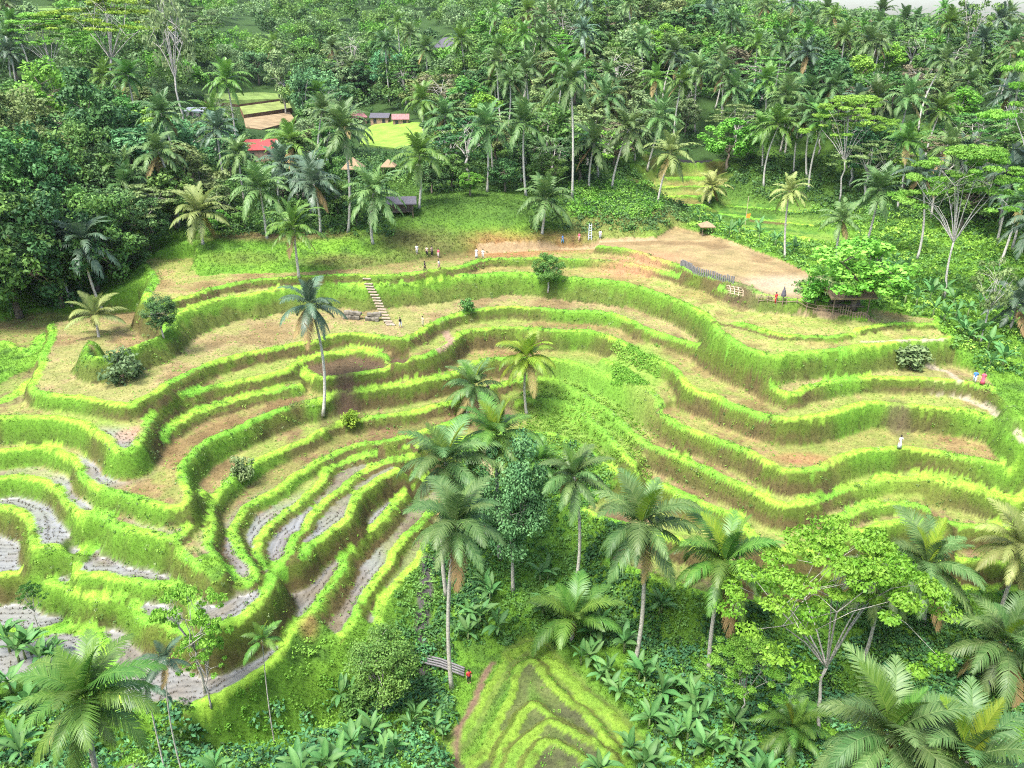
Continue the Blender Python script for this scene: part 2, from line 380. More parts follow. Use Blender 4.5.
def solid(name, col, rough=.8, var=.35, scale=6.0, bump=0.3, spec=.25, metal=0):
    m, nt, p, out = new_mat(name)
    tc = N(nt, 'ShaderNodeTexCoord'); no = N(nt, 'ShaderNodeTexNoise'); no.inputs['Scale'].default_value = scale; no.inputs['Detail'].default_value = 5
    nt.links.new(tc.outputs['Object'], no.inputs['Vector'])
    mr = N(nt, 'ShaderNodeMapRange'); mr.inputs[1].default_value = .3; mr.inputs[2].default_value = .7; mr.inputs[3].default_value = 1 - var; mr.inputs[4].default_value = 1 + var * .6
    nt.links.new(no.outputs['Fac'], mr.inputs[0])
    mx = N(nt, 'ShaderNodeMix', data_type='RGBA', blend_type='MULTIPLY'); mx.inputs[0].default_value = 1
    mx.inputs[6].default_value = (*col, 1); nt.links.new(mr.outputs[0], mx.inputs[7]); nt.links.new(mx.outputs[2], p.inputs['Base Color'])
    p.inputs['Roughness'].default_value = rough; p.inputs['Specular IOR Level'].default_value = spec; p.inputs['Metallic'].default_value = metal
    if bump:
        b = N(nt, 'ShaderNodeBump'); b.inputs['Strength'].default_value = bump; b.inputs['Distance'].default_value = .05
        nt.links.new(no.outputs['Fac'], b.inputs['Height']); nt.links.new(b.outputs[0], p.inputs['Normal'])
    return m
def leafy(name, col, col2, transl=.3, rough=.55, spec=.25, objvar=.25, attr=True):
    """leaf material: per-leaf tint from the mesh, small change from plant to plant, light let through"""
    m, nt, p, out = new_mat(name)
    base = N(nt, 'ShaderNodeMix', data_type='RGBA'); base.inputs[6].default_value = (*col, 1); base.inputs[7].default_value = (*col2, 1)
    if attr:
        at = N(nt, 'ShaderNodeAttribute', attribute_name='Col'); nt.links.new(at.outputs['Fac'], base.inputs[0])
    else: base.inputs[0].default_value = .5
    oi = N(nt, 'ShaderNodeObjectInfo')
    hs = N(nt, 'ShaderNodeHueSaturation')
    mh = N(nt, 'ShaderNodeMapRange'); mh.inputs[3].default_value = .5 - .010 * objvar / .25; mh.inputs[4].default_value = .5 + .03 * objvar / .25
    mv = N(nt, 'ShaderNodeMapRange'); mv.inputs[3].default_value = 1 - objvar; mv.inputs[4].default_value = 1 + objvar
    mu = N(nt, 'ShaderNodeMath', operation='FRACT'); mm = N(nt, 'ShaderNodeMath', operation='MULTIPLY'); mm.inputs[1].default_value = 7.31
    nt.links.new(oi.outputs['Random'], mh.inputs[0]); nt.links.new(oi.outputs['Random'], mm.inputs[0]); nt.links.new(mm.outputs[0], mu.inputs[0]); nt.links.new(mu.outputs[0], mv.inputs[0])
    nt.links.new(mh.outputs[0], hs.inputs['Hue']); nt.links.new(mv.outputs[0], hs.inputs['Value']); nt.links.new(base.outputs[2], hs.inputs['Color'])
    nt.links.new(hs.outputs[0], p.inputs['Base Color']); p.inputs['Roughness'].default_value = rough; p.inputs['Specular IOR Level'].default_value = spec
    tr = N(nt, 'ShaderNodeBsdfTranslucent'); nt.links.new(hs.outputs[0], tr.inputs['Color'])
    ms = N(nt, 'ShaderNodeMixShader'); ms.inputs[0].default_value = transl
    nt.links.new(p.outputs[0], ms.inputs[1]); nt.links.new(tr.outputs[0], ms.inputs[2]); nt.links.new(ms.outputs[0], out.inputs['Surface'])
    return m
def vcol_mat(name, rough=.9, spec=.15, transl=0.0, detail=True):
    m, nt, p, out = new_mat(name)
    at = N(nt, 'ShaderNodeAttribute', attribute_name='Col')
    src = at.outputs['Color']
    if detail:
        ge = N(nt, 'ShaderNodeNewGeometry'); no = N(nt, 'ShaderNodeTexNoise'); no.inputs['Scale'].default_value = 2.6; no.inputs['Detail'].default_value = 8; no.inputs['Roughness'].default_value = .8
        nt.links.new(ge.outputs['Position'], no.inputs['Vector'])
        mr = N(nt, 'ShaderNodeMapRange'); mr.inputs[1].default_value = .3; mr.inputs[2].default_value = .7; mr.inputs[3].default_value = .5; mr.inputs[4].default_value = 1.4
        nt.links.new(no.outputs['Fac'], mr.inputs[0])
        mx = N(nt, 'ShaderNodeMix', data_type='RGBA', blend_type='MULTIPLY'); mx.inputs[0].default_value = 1
        nt.links.new(src, mx.inputs[6]); nt.links.new(mr.outputs[0], mx.inputs[7]); src = mx.outputs[2]
        wet0 = N(nt, 'ShaderNodeAttribute', attribute_name='wet'); wf = N(nt, 'ShaderNodeMapRange'); wf.inputs[3].default_value = 1; wf.inputs[4].default_value = .2
        nt.links.new(wet0.outputs['Fac'], wf.inputs[0]); nt.links.new(wf.outputs[0], mx.inputs[0])
        b = N(nt, 'ShaderNodeBump'); b.inputs['Strength'].default_value = .5; b.inputs['Distance'].default_value = .12
        nt.links.new(no.outputs['Fac'], b.inputs['Height']); nt.links.new(b.outputs[0], p.inputs['Normal'])
        wet = N(nt, 'ShaderNodeAttribute', attribute_name='wet')
        wr = N(nt, 'ShaderNodeMapRange'); wr.inputs[3].default_value = rough; wr.inputs[4].default_value = .06
        nt.links.new(wet.outputs['Fac'], wr.inputs[0]); nt.links.new(wr.outputs[0], p.inputs['Roughness'])
        ws = N(nt, 'ShaderNodeMapRange'); ws.inputs[3].default_value = spec; ws.inputs[4].default_value = 1.0
        nt.links.new(wet.outputs['Fac'], ws.inputs[0]); nt.links.new(ws.outputs[0], p.inputs['Specular IOR Level'])
        inv = N(nt, 'ShaderNodeMath', operation='SUBTRACT'); inv.inputs[0].default_value = .5; nt.links.new(wet.outputs['Fac'], inv.inputs[1]); inv.use_clamp = True
        nt.links.new(inv.outputs[0], b.inputs['Strength'])
    else: p.inputs['Roughness'].default_value = rough; p.inputs['Specular IOR Level'].default_value = spec
    nt.links.new(src, p.inputs['Base Color'])
    if transl:
        tr = N(nt, 'ShaderNodeBsdfTranslucent'); nt.links.new(src, tr.inputs['Color']); ms = N(nt, 'ShaderNodeMixShader'); ms.inputs[0].default_value = transl
        nt.links.new(p.outputs[0], ms.inputs[1]); nt.links.new(tr.outputs[0], ms.inputs[2]); nt.links.new(ms.outputs[0], out.inputs['Surface'])
    return m
M_ground = vcol_mat('terrain_soil_and_grass'); M_grass = vcol_mat('grass_blades', .6, .2, .3, False)
M_stub = vcol_mat('rice_stubble', .9, .1, .1, False)
M_bark = solid('pale_bark', (.46, .43, .37), .9, .5, 9, .4); M_bark2 = solid('brown_bark', (.2, .16, .12), .9, .5, 6, .5)
M_palmtrunk = solid('palm_trunk', (.50, .47, .40), .9, .4, 5, .4)
# ------------------------------------------------------------------ ground colours
def C(*a): return np.array(a, float)
def mix(a, b, t): return a * (1 - t[..., None]) + b * t[..., None]
def sstep(a, b, x):
    t = np.clip((x - a) / (b - a), 0, 1); return t * t * (3 - 2 * t)
TONE = {'Ma': ((.40, .32, .15), .6, 0), 'Ld2': ((.38, .27, .13), .4, 0), 'R6b': ((.30, .26, .10), .9, 0), 'Mc': ((.36, .30, .12), .8, 0),
  # soil of each tread: colour, share of green weeds, wetness
 'R0': ((.50, .33, .20), .05, 0), 'R1': ((.47, .33, .17), .30, 0), 'R1r': ((.52, .42, .20), .2, 0), 'R2a': ((.50, .42, .17), .35, 0), 'R2': ((.49, .40, .17), .40, 0),
 'R3': ((.47, .33, .19), .20, 0), 'R4': ((.42, .31, .15), .35, 0), 'R5': ((.40, .26, .14), .25, 0), 'Lx': ((.20, .115, .085), .02, 0), 'Lf': ((.38, .27, .15), .3, .2),
 'R6': ((.42, .29, .16), .40, 0), 'Lg': ((.30, .18, .11), .2, .0), 'R7': ((.38, .25, .15), .35, .0), 'Li': ((.24, .155, .105), .15, .25), 'Lj': ((.24, .165, .10), .15, .3),
 'R8': ((.36, .23, .15), .4, 0), 'R9': ((.33, .23, .15), .4, 0), 'K1': ((.29, .25, .20), .1, .7), 'P1': ((.31, .27, .23), .08, .8), 'K4': ((.31, .27, .23), .08, .8),
 'Lk': ((.32, .26, .22), .08, .7), 'Ll': ((.25, .18, .12), .25, .2), 'Lm': ((.24, .17, .11), .3, .1), 'T1': ((.36, .26, .13), .3, 0), 'T2': ((.30, .22, .12), .3, 0),
 'SA': ((.13, .13, .07), .14, 0), 'SB': ((.13, .13, .07), .14, 0), 'SC': ((.13, .13, .07), .14, 0), 'SD': ((.13, .13, .07), .14, 0), 'SE': ((.13, .13, .07), .14, 0),
 'TA': ((.40, .34, .13), .5, 0), 'TB': ((.40, .34, .13), .5, 0), 'TC': ((.40, .34, .13), .5, 0), 'TD': ((.40, .34, .13), .5, 0), 'VA': ((.12, .26, .05), .8, 0), 'VB': ((.12, .26, .05), .8, 0), 'VC': ((.12, .26, .05), .8, 0)}
tc_ = np.array([TONE[n][0] for n in LIP_NAMES]); tw_ = np.array([TONE[n][1] for n in LIP_NAMES]); tq_ = np.array([TONE[n][2] for n in LIP_NAMES])
U_, V_, DEP_ = ULV
flat_m = median3(median3(flat_w))
_gy, _gx = np.gradient(hgt, CS); STEEP = np.sqrt(1 + _gx ** 2 + _gy ** 2)
flat_m = flat_m * np.clip((2.0 - STEEP) / .6, 0, 1); onbank_s = (STEEP > 1.5) & terr
nA = fnoise(GX, GY, 6, 51); nB = fnoise(GX, GY, 1.6, 61); nC = fnoise(GX, GY, .7, 71, 2); nD = fnoise(GX, GY, 14, 81, 2)
soil = tc_[ID_L]
soil = soil * C(.53, .59, .47) * (.66 + .68 * nB)[..., None]
soil = mix(soil, soil * C(.62, .55, .5), sstep(.55, .72, nA) * .6)
weed = mix(np.broadcast_to(C(.12, .25, .025), soil.shape), C(.25, .30, .065), nB)
soil = mix(soil, weed, sstep(.62, .40, nA + (nC - .5) * .5) * np.clip(tw_[ID_L] * 2.6, 0, 1) * (.35 + .65 * nC))
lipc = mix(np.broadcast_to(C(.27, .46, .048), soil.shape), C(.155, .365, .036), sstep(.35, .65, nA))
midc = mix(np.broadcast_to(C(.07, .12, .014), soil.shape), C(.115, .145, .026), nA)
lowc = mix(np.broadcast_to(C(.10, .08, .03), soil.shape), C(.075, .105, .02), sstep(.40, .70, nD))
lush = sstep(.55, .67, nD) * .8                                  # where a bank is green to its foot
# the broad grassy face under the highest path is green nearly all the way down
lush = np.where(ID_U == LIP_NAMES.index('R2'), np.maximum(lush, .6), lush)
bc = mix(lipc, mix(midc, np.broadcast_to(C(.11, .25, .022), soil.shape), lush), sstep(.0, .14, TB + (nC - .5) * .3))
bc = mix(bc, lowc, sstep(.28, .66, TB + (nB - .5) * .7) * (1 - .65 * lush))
bc = mix(bc, np.broadcast_to(C(.055, .04, .02), bc.shape), sstep(.85, 1.05, TB + (nB - .5) * .35) * .7)  # dark band along the bank foot: base shadow painted into the colour
wild = mix(np.broadcast_to(C(.075, .18, .02), soil.shape), C(.15, .29, .028), nA)
wild = mix(wild, np.broadcast_to(C(.055, .12, .02), soil.shape), sstep(.5, .75, nB) * .7)
onbank = bank | (D_L < .9) & terr | onbank_s
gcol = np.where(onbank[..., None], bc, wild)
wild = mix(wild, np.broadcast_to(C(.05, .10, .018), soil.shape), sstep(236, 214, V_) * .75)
spur = (V_ > 640) & (U_ > 440) & (U_ < 660)
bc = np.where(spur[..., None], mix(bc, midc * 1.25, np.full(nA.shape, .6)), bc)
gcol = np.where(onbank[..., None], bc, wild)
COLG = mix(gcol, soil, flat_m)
WET = flat_m * tq_[ID_L]
# the flooded lower end of the narrow left-hand treads (places on the ground, metres)
def blob(u, v, ru, rv, z):
    x, y, _ = unp(u, v, z); d = math.hypot(x, y); dep = math.atan2(H - z, d); dist = math.hypot(d, H - z)
    a = ru * dist / F; b = rv * dist / F / math.sin(dep)
    return np.exp(-(((GX - x) / a) ** 2 + ((GY - y) / b) ** 2) ** 2)
for u, v, ru, rv, z, w in ((250, 545, 30, 40, -15.6, .8), (290, 540, 30, 32, -17, .9), (300, 575, 40, 30, -20.8, .9), (100, 482, 40, 16, -12, .8), (60, 530, 50, 24, -16, .9), (365, 590, 18, 45, -22, .7), (240, 690, 60, 30, -20.8, .3), (330, 535, 30, 25, -18, .5)):
    WET = np.maximum(WET, flat_m * w * blob(u, v, ru, rv, z))
WET = WET * np.clip((1.35 - STEEP) / .15, 0, 1)
wetc = mix(np.broadcast_to(C(.225, .225, .21), soil.shape), C(.17, .145, .105), sstep(.45, .75, nA))
COLG = mix(COLG, wetc, np.clip(WET * 1.15, 0, .92))
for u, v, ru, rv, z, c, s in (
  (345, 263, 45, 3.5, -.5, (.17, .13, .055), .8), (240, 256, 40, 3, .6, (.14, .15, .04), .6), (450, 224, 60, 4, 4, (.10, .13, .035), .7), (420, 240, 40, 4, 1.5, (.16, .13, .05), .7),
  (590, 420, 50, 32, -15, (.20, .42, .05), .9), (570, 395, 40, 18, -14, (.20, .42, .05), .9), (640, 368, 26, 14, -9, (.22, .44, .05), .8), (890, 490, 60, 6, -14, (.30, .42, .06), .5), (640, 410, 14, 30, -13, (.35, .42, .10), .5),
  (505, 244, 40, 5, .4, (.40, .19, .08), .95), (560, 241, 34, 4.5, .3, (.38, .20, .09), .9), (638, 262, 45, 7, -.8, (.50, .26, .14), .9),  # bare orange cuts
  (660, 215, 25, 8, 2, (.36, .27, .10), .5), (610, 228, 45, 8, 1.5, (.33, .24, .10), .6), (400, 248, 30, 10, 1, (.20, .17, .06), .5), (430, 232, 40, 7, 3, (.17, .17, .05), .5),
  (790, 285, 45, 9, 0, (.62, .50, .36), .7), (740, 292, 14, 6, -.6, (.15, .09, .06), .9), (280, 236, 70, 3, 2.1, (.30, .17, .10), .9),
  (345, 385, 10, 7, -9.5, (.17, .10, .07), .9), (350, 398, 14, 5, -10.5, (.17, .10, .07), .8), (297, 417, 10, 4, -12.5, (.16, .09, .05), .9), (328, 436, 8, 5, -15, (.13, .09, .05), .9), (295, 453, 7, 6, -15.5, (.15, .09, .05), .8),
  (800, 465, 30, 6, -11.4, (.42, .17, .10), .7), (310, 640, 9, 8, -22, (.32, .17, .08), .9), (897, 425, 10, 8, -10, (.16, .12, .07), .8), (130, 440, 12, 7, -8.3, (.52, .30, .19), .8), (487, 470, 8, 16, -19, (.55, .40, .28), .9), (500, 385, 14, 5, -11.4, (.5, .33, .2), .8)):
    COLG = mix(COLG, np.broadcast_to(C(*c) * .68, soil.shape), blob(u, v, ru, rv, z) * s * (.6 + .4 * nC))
def seg_dist(P2):
    d = np.full(GX.shape, 1e3)
    for a, b in zip(P2, P2[1:]):
        lo = np.minimum(a, b) - 3; hi = np.maximum(a, b) + 3
        i0, i1 = [int(np.clip((q - X0) / CS, 0, NX)) for q in (lo[0], hi[0])]; j0, j1 = [int(np.clip((q - Y0) / CS, 0, NY)) for q in (lo[1], hi[1])]
        if i1 <= i0 or j1 <= j0: continue
        ax, ay = GX[j0:j1, i0:i1] - a[0], GY[j0:j1, i0:i1] - a[1]; e = b - a; t = np.clip((ax * e[0] + ay * e[1]) / (e @ e + 1e-9), 0, 1)
        d[j0:j1, i0:i1] = np.minimum(d[j0:j1, i0:i1], np.hypot(ax - t * e[0], ay - t * e[1]))
    return d
for pts, w, c in (
  ([(492, 664), (481, 682), (476, 700), (468, 715), (458, 730), (455, 768)], .30, (.24, .16, .10)),     # dirt path to the lowest terraces
  ([(430, 560), (424, 600), (421, 640), (424, 668)], .8, (.13, .12, .11)),                               # dark channel beside the green bank
  ([(753, 303), (778, 309), (837, 314), (870, 320)], .5, (.38, .28, .16)),
  ([(863, 342), (906, 341), (945, 341)], .35, (.50, .44, .28)), ([(922, 352), (948, 372), (960, 380)], .35, (.48, .40, .28)),
  ([(928, 385), (960, 393), (990, 408), (1005, 425), (1024, 440)], .35, (.48, .42, .28)),
  ([(445, 330), (452, 345), (440, 352)], .6, (.42, .29, .19)), ([(480, 250), (540, 248), (600, 243), (655, 240)], .5, (.48, .34, .18))):
    d = seg_dist([np.array(hit(u, v)[:2]) for u, v in pts])
    COLG = mix(COLG, np.broadcast_to(C(*c) * .68, soil.shape), sstep(w + .3, w - .2, d + (nC - .5) * .6) * np.where(bank & (TB < .9), .05, 1))
    pathm = sstep(w + .3, w - .2, d) * (~bank); grassy = grassy * (1 - pathm)
# planted rows in the flooded paddies follow the bund
ROW = np.sin(D_L / .66 * 2 * math.pi + 1.2 * nB)
COLG = COLG * (1 - .40 * np.clip(WET, 0, 1) * sstep(.0, .8, ROW))[..., None]
a_ = (np.arange(NY - 1)[:, None] * NX + np.arange(NX - 1)[None, :]).ravel()
quads = np.stack([a_, a_ + 1, a_ + NX + 1, a_ + NX], 1)
co = np.stack([GX, GY, hgt], -1).reshape(-1, 3)
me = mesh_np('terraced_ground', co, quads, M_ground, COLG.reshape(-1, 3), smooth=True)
wa = me.attributes.new('wet', 'FLOAT', 'POINT'); wa.data.foreach_set('value', np.clip(WET, 0, 1).astype(np.float32).ravel())
tag(ob('ground', me), kind='structure')
# hills all round, stitched to the fine sheet
def hill(name, xs, ys):
    XX, YY = np.meshgrid(xs, ys); ZZ = coarse_h(XX, YY)
    far = np.clip((YY - 215) / 60, 0, 1) * np.clip(1.2 - np.abs(YY - Y1) / 900, 0, 1)
    ZZ = ZZ + (fnoise(XX, YY, 22, 91) - .5) * 5 * far
    ny, nx = XX.shape; a = (np.arange(ny - 1)[:, None] * nx + np.arange(nx - 1)[None, :]).ravel()
    n = fnoise(XX, YY, 12, 95)
    c = mix(np.broadcast_to(C(.02, .045, .012), XX.shape + (3,)), C(.05, .10, .022), n)
    tag(ob(name, mesh_np(name, np.stack([XX, YY, ZZ], -1).reshape(-1, 3), np.stack([a, a + 1, a + nx + 1, a + nx], 1), M_ground, c.reshape(-1, 3), smooth=True)), kind='structure')
xs_mid = np.arange(X0, X1 + .01, 3.0)
xs_l = np.concatenate([-np.geomspace(640, 105, 34), [X0]]); xs_r = np.concatenate([[X1], np.geomspace(114, 640, 34)])
xs_all = np.concatenate([xs_l[:-1], xs_mid, xs_r[1:]])
hill('hills', xs_all, np.concatenate([[Y1], np.arange(Y1 + 3, 420, 4), np.geomspace(424, 900, 26)]))
ys_mid = np.linspace(Y0, Y1, 57)
hill('hills', xs_l, ys_mid); hill('hills', xs_r, ys_mid)
hill('hills', xs_all, np.concatenate([np.linspace(-120, 36, 53), [Y0]]))
# ------------------------------------------------------------------ grass, stubble: uncountable
rng = np.random.default_rng(11)
inview = (U_ > -60) & (U_ < 1090) & (V_ < 830) & (V_ > 165)
def blades(name, idx, hh, ww, nb, colr, mat, spread, lean=.5, jit=.42):
    n = len(idx); j, i = idx // NX, idx % NX
    x = gx[i] + rng.uniform(-.5, .5, n) * CS; y = gy[j] + rng.uniform(-.5, .5, n) * CS
    z = ground(x, y) - .03
    h = np.repeat(hh * rng.uniform(.55, 1.3, n), nb); w = np.repeat(ww * np.ones(n) if np.ndim(ww) == 0 else ww, nb)
    X = np.repeat(x, nb) + rng.normal(0, spread, n * nb); Y = np.repeat(y, nb) + rng.normal(0, spread, n * nb); Z = ground(X, Y) - .03
    a = rng.uniform(0, 2 * math.pi, n * nb); l = lean * rng.uniform(.2, 1.2, n * nb)
    nn = np.repeat(NRM[j, i], nb, 0); D = nn * 1.0 + np.stack([np.cos(a) * l, np.sin(a) * l, np.full(n * nb, .35)], 1); D /= np.linalg.norm(D, axis=1)[:, None]
    b = a + rng.uniform(1.0, 2.1, n * nb); sv = np.stack([np.cos(b), np.sin(b), np.zeros(n * nb)], 1); sv = sv - D * (sv * D).sum(1)[:, None]; sv *= (w / 2)[:, None]
    m = len(X)
    V = np.empty((m, 3, 3)); O = np.stack([X, Y, Z], 1); V[:, 0] = O - sv; V[:, 1] = O + sv; V[:, 2] = O + D * h[:, None]
    c = np.repeat(colr[j, i] * rng.uniform(1 - jit, 1 + jit, (n, 1)), nb, 0); c = np.repeat(c[:, None, :], 3, 1)
    c[:, 2] *= 1.15
    tag(ob(name, mesh_np(name, V.reshape(-1, 3), np.arange(m * 3).reshape(-1, 3), mat, np.clip(c.reshape(-1, 3), 0, .9))), kind='stuff')
_gy, _gx = np.gradient(hgt, CS); STEEP = np.sqrt(1 + _gx ** 2 + _gy ** 2); NRM = np.stack([-_gx, -_gy, np.ones_like(_gx)], -1) / STEEP[..., None]
flatn = np.arange(NX * NY)
dist = DEP_.ravel()
pg = (grassy.ravel() > .5) & inview.ravel()
edge = (TB.ravel() < .3) & onbank.ravel()
low_ = (TB.ravel() > .55) & bank.ravel() & (lush.ravel() < .4)
pr = np.where(edge, 1.6, np.where(low_, .38, .75)) * np.clip(75 / dist, .25, 1.2) * .60
idx = flatn[pg & (rng.random(NX * NY) < pr * 1.7 * np.clip(STEEP.ravel(), 1, 3) ** .8)]
lipn = edge[idx]
hh = np.where(lipn, .13, .15) * (.7 + .6 * n1.ravel()[idx]) * np.where(onbank.ravel()[idx], 1, 1.9)
blades('grass', idx, hh, .03 + .04 * dist[idx] / 100, 5, COLG * 1.05, M_grass, .12, .75)
print('grass tufts', len(idx))
pf = (flat_m.ravel() > .6) & inview.ravel() & (ID_L.ravel() != LIP_NAMES.index('R0'))
wetr = WET.ravel()
pr = np.where(wetr > .4, np.where(ROW.ravel() > .45, .7, .0), .34) * np.clip(80 / dist, .3, 1.2)
idx = flatn[pf & (rng.random(NX * NY) < pr)]
stc = np.where(WET[..., None] > .4, C(.09, .07, .035), np.clip(COLG * C(.95, 1.05, .75), .04, .6))
blades('rice_stubble', idx, np.where(wetr[idx] > .4, .22, .13), .05 + .03 * dist[idx] / 100, 4, stc, M_stub, .06, .6)
print('stubble', len(idx))
# ------------------------------------------------------------------ palms
LF = dict(
 grey=leafy('palm_leaf_grey_green', (.075, .15, .035), (.21, .30, .10), .28, .45, .35),
 green=leafy('palm_leaf_green', (.075, .17, .022), (.19, .31, .055), .3, .45, .45),
 yellow=leafy('palm_leaf_yellow_green', (.17, .27, .02), (.34, .40, .045), .3, .45, .4),
 pale=leafy('palm_leaf_pale_yellow', (.22, .27, .07), (.34, .36, .12), .3, .5, .35),
 dark=leafy('palm_leaf_dark', (.055, .11, .055), (.15, .21, .12), .2, .42, .45),
 dry=leafy('palm_leaf_dry', (.30, .21, .08), (.40, .30, .14), .2, .7, .2))
def frond_np(L, e0, droop, seed, hang=.6, nl=34, wl=.115, stem=.14, tear=.08):
    """one pinnate leaf along +X: V, quads, tint, midrib flag"""
    r = np.random.default_rng(seed)
    n = 15; s = np.linspace(0, 1, n); e = e0 - droop * s ** 1.35
    st = np.stack([np.cos(e), np.zeros(n), np.sin(e)], 1) * (L / (n - 1))
    P = np.concatenate([[[0, 0, 0]], np.cumsum(st[:-1], 0)])
    side_bend = r.uniform(-.2, .2) * L; P[:, 1] += side_bend * s ** 2
    Tn = np.gradient(P, axis=0); Tn /= np.linalg.norm(Tn, axis=1)[:, None]
    V = []; Q = []; T = []
    def put(a, q, t):
        k = sum(len(x) for x in V); V.append(np.array(a)); Q.extend([[i + k for i in f] for f in q]); T.extend(t)
    # midrib: three-sided, tapering
    ring = []
    for k in range(n):
        w = .045 * (1 - .85 * s[k]) * (L / 4.5); B = np.array([0, 1, 0.]); Nn = np.cross(Tn[k], B)
        ring += [P[k] + B * w, P[k] - B * w, P[k] + Nn * w * .9]
    f = []
    for k in range(n - 1):
        for i in range(3): f.append([k * 3 + i, k * 3 + (i + 1) % 3, k * 3 + 3 + (i + 1) % 3, k * 3 + 3 + i])
    put(ring, f, [1.0] * len(ring))
    tt = np.linspace(stem, .995, nl)
    for sd in (-1, 1):
        for t in tt:
            if r.random() < tear: continue
            t2 = min(.999, t + r.uniform(-.006, .006)); k = t2 * (n - 1); i = int(k); fr = k - i; j = min(i + 1, n - 1)
            p = P[i] * (1 - fr) + P[j] * fr; d = Tn[i] * (1 - fr) + Tn[j] * fr
            B = np.array([0, 1, 0.]); up = np.cross(d, B)
            q = (t - stem) / (1 - stem)
            ll = L * .235 * (math.sin(math.pi * min(1, .16 + .80 * q)) ** .75) * r.uniform(.88, 1.1) + .05 * L * (1 - q) * .3
            fw = .35 + .75 * q
            o = B * sd * math.cos(fw) + d * math.sin(fw) + up * .22
            o /= np.linalg.norm(o)
            g = np.array([0, 0, -1.0]); h = hang * r.uniform(.7, 1.3)
            m1 = p + o * ll * .45 + g * ll * .07 * h; o2 = o * (1 - .45 * h) + g * .75 * h; o2 /= np.linalg.norm(o2)
            m2 = m1 + o2 * ll * .55
            w = wl * (L / 4.5) * r.uniform(.8, 1.15)
            wd = d * w / 2
            tn = r.uniform(.0, .75)
            put([p - wd, p + wd, m1 - wd * 1.15, m1 + wd * 1.15, m2 - wd * .3, m2 + wd * .3], [[0, 1, 3, 2], [2, 3, 5, 4]], [tn] * 6)
    return np.concatenate(V), np.array(Q), np.array(T)
FT = [(1.40, .55, .25), (1.15, 1.25, .45), (.85, 1.55, .65), (.5, 1.55, .85), (.12, 1.3, 1.0), (-.3, .95, 1.0), (-.8, .5, 1.0)]
FR = {}
for k, (e0, dr, hg) in enumerate(FT):
    for v in range(2):
        FR[k, v] = frond_np(4.4 * (.8 if k == 0 else 1) * (.92 + .1 * v), e0, dr * (.85 + .3 * v), 100 + k * 7 + v, hg, 58, .085)
FRLO = {}
for k, (e0, dr, hg) in enumerate(FT):
    for v in range(2):
        FRLO[k, v] = frond_np(4.4 * (.8 if k == 0 else 1) * (.92 + .1 * v), e0, dr * (.85 + .3 * v), 300 + k * 7 + v, hg, 21, .21)
FM = {}
def frond_mesh(k, v, key):
    if (k, v, key) not in FM:
        V, Q, T = FR[k, v]; FM[k, v, key] = mesh_np('frond_leaf', V, Q, LF[key], np.repeat(T[:, None], 3, 1))
    return FM[k, v, key]
def crown_layout(n, seed, low=1.0):
    r = random.Random(seed); out = []
    for i in range(n):
        q = i / (n - 1); k = min(6, int(q * 6.2 * low + .3 + r.uniform(-.35, .35)))
        out.append((max(0, k), r.randrange(2), i * 2.39996 + r.uniform(-.25, .25), r.uniform(-.10, .10), r.uniform(.86, 1.1)))
    return out
CROWN = {}
def crown_mesh(var, key, n=22, low=1.0):
    if (var, key) in CROWN: return CROWN[var, key]
    V = []; Q = []; T = []; M = []; c = 0
    for k, v, az, tl, sc in crown_layout(n, 50 + var, low):
        a, q, t = FRLO[k, v]
        Mx = np.array(Matrix.Rotation(az, 3, 'Z') @ Matrix.Rotation(tl, 3, 'Y'))
        V.append(a @ Mx.T * sc); Q.append(q + c); c += len(a); T.append(t); M += [1 if (k == 6 and v == 0) else 0] * len(q)
    T = np.concatenate(T)
    me = mesh_np('palm_crown', np.concatenate(V), np.concatenate(Q), [LF[key], LF['dry']], np.repeat(T[:, None], 3, 1), fmat=M)
    CROWN[var, key] = me; return me
_nut = MB()
for i in range(9):
    a = i * 2.4; rr = .28 + .1 * (i % 3); c = (math.cos(a) * rr, math.sin(a) * rr, -.25 - .12 * (i % 4))
    _nut.lathe([(.02, -.17), (.11, -.12), (.145, 0), (.11, .12), (.02, .17)], 7, c)
M_nut = solid('coconut_husk', (.35, .33, .07), .6, .4, 3, .1); NUTS = _nut.mesh('coconuts', M_nut, True)
_nut2 = MB()
for i in range(14): a = i * 2.4; _nut2.tube([(0, 0, -.1), (math.cos(a) * .25, math.sin(a) * .25, -.35), (math.cos(a) * .32, math.sin(a) * .32, -.95 - .25 * (i % 3))], [.03, .05, .02], 4)
FIBRE = _nut2.mesh('dead_sheaths', solid('palm_fibre', (.30, .22, .11), .9, .4, 5, .2))
NP = [0]
def trunk_mesh(h, dx, dy, r0, r1, seed):
    mb = MB(); r = random.Random(seed); n = 14; pts = []; rad = []
    cx, cy = r.uniform(-.05, .05) * h, r.uniform(-.05, .05) * h
    for k in range(n):
        t = k / (n - 1); b = 4 * t * (1 - t)
        pts.append((dx * t ** 1.3 + cx * b, dy * t ** 1.3 + cy * b, h * t)); rad.append((r0 + (r1 - r0) * t ** .7) * (1.35 if k == 0 else 1) * (1 + .06 * (k % 2)))
    mb.tube(pts, rad, 8); return mb.mesh('palm_trunk', M_palmtrunk, True)
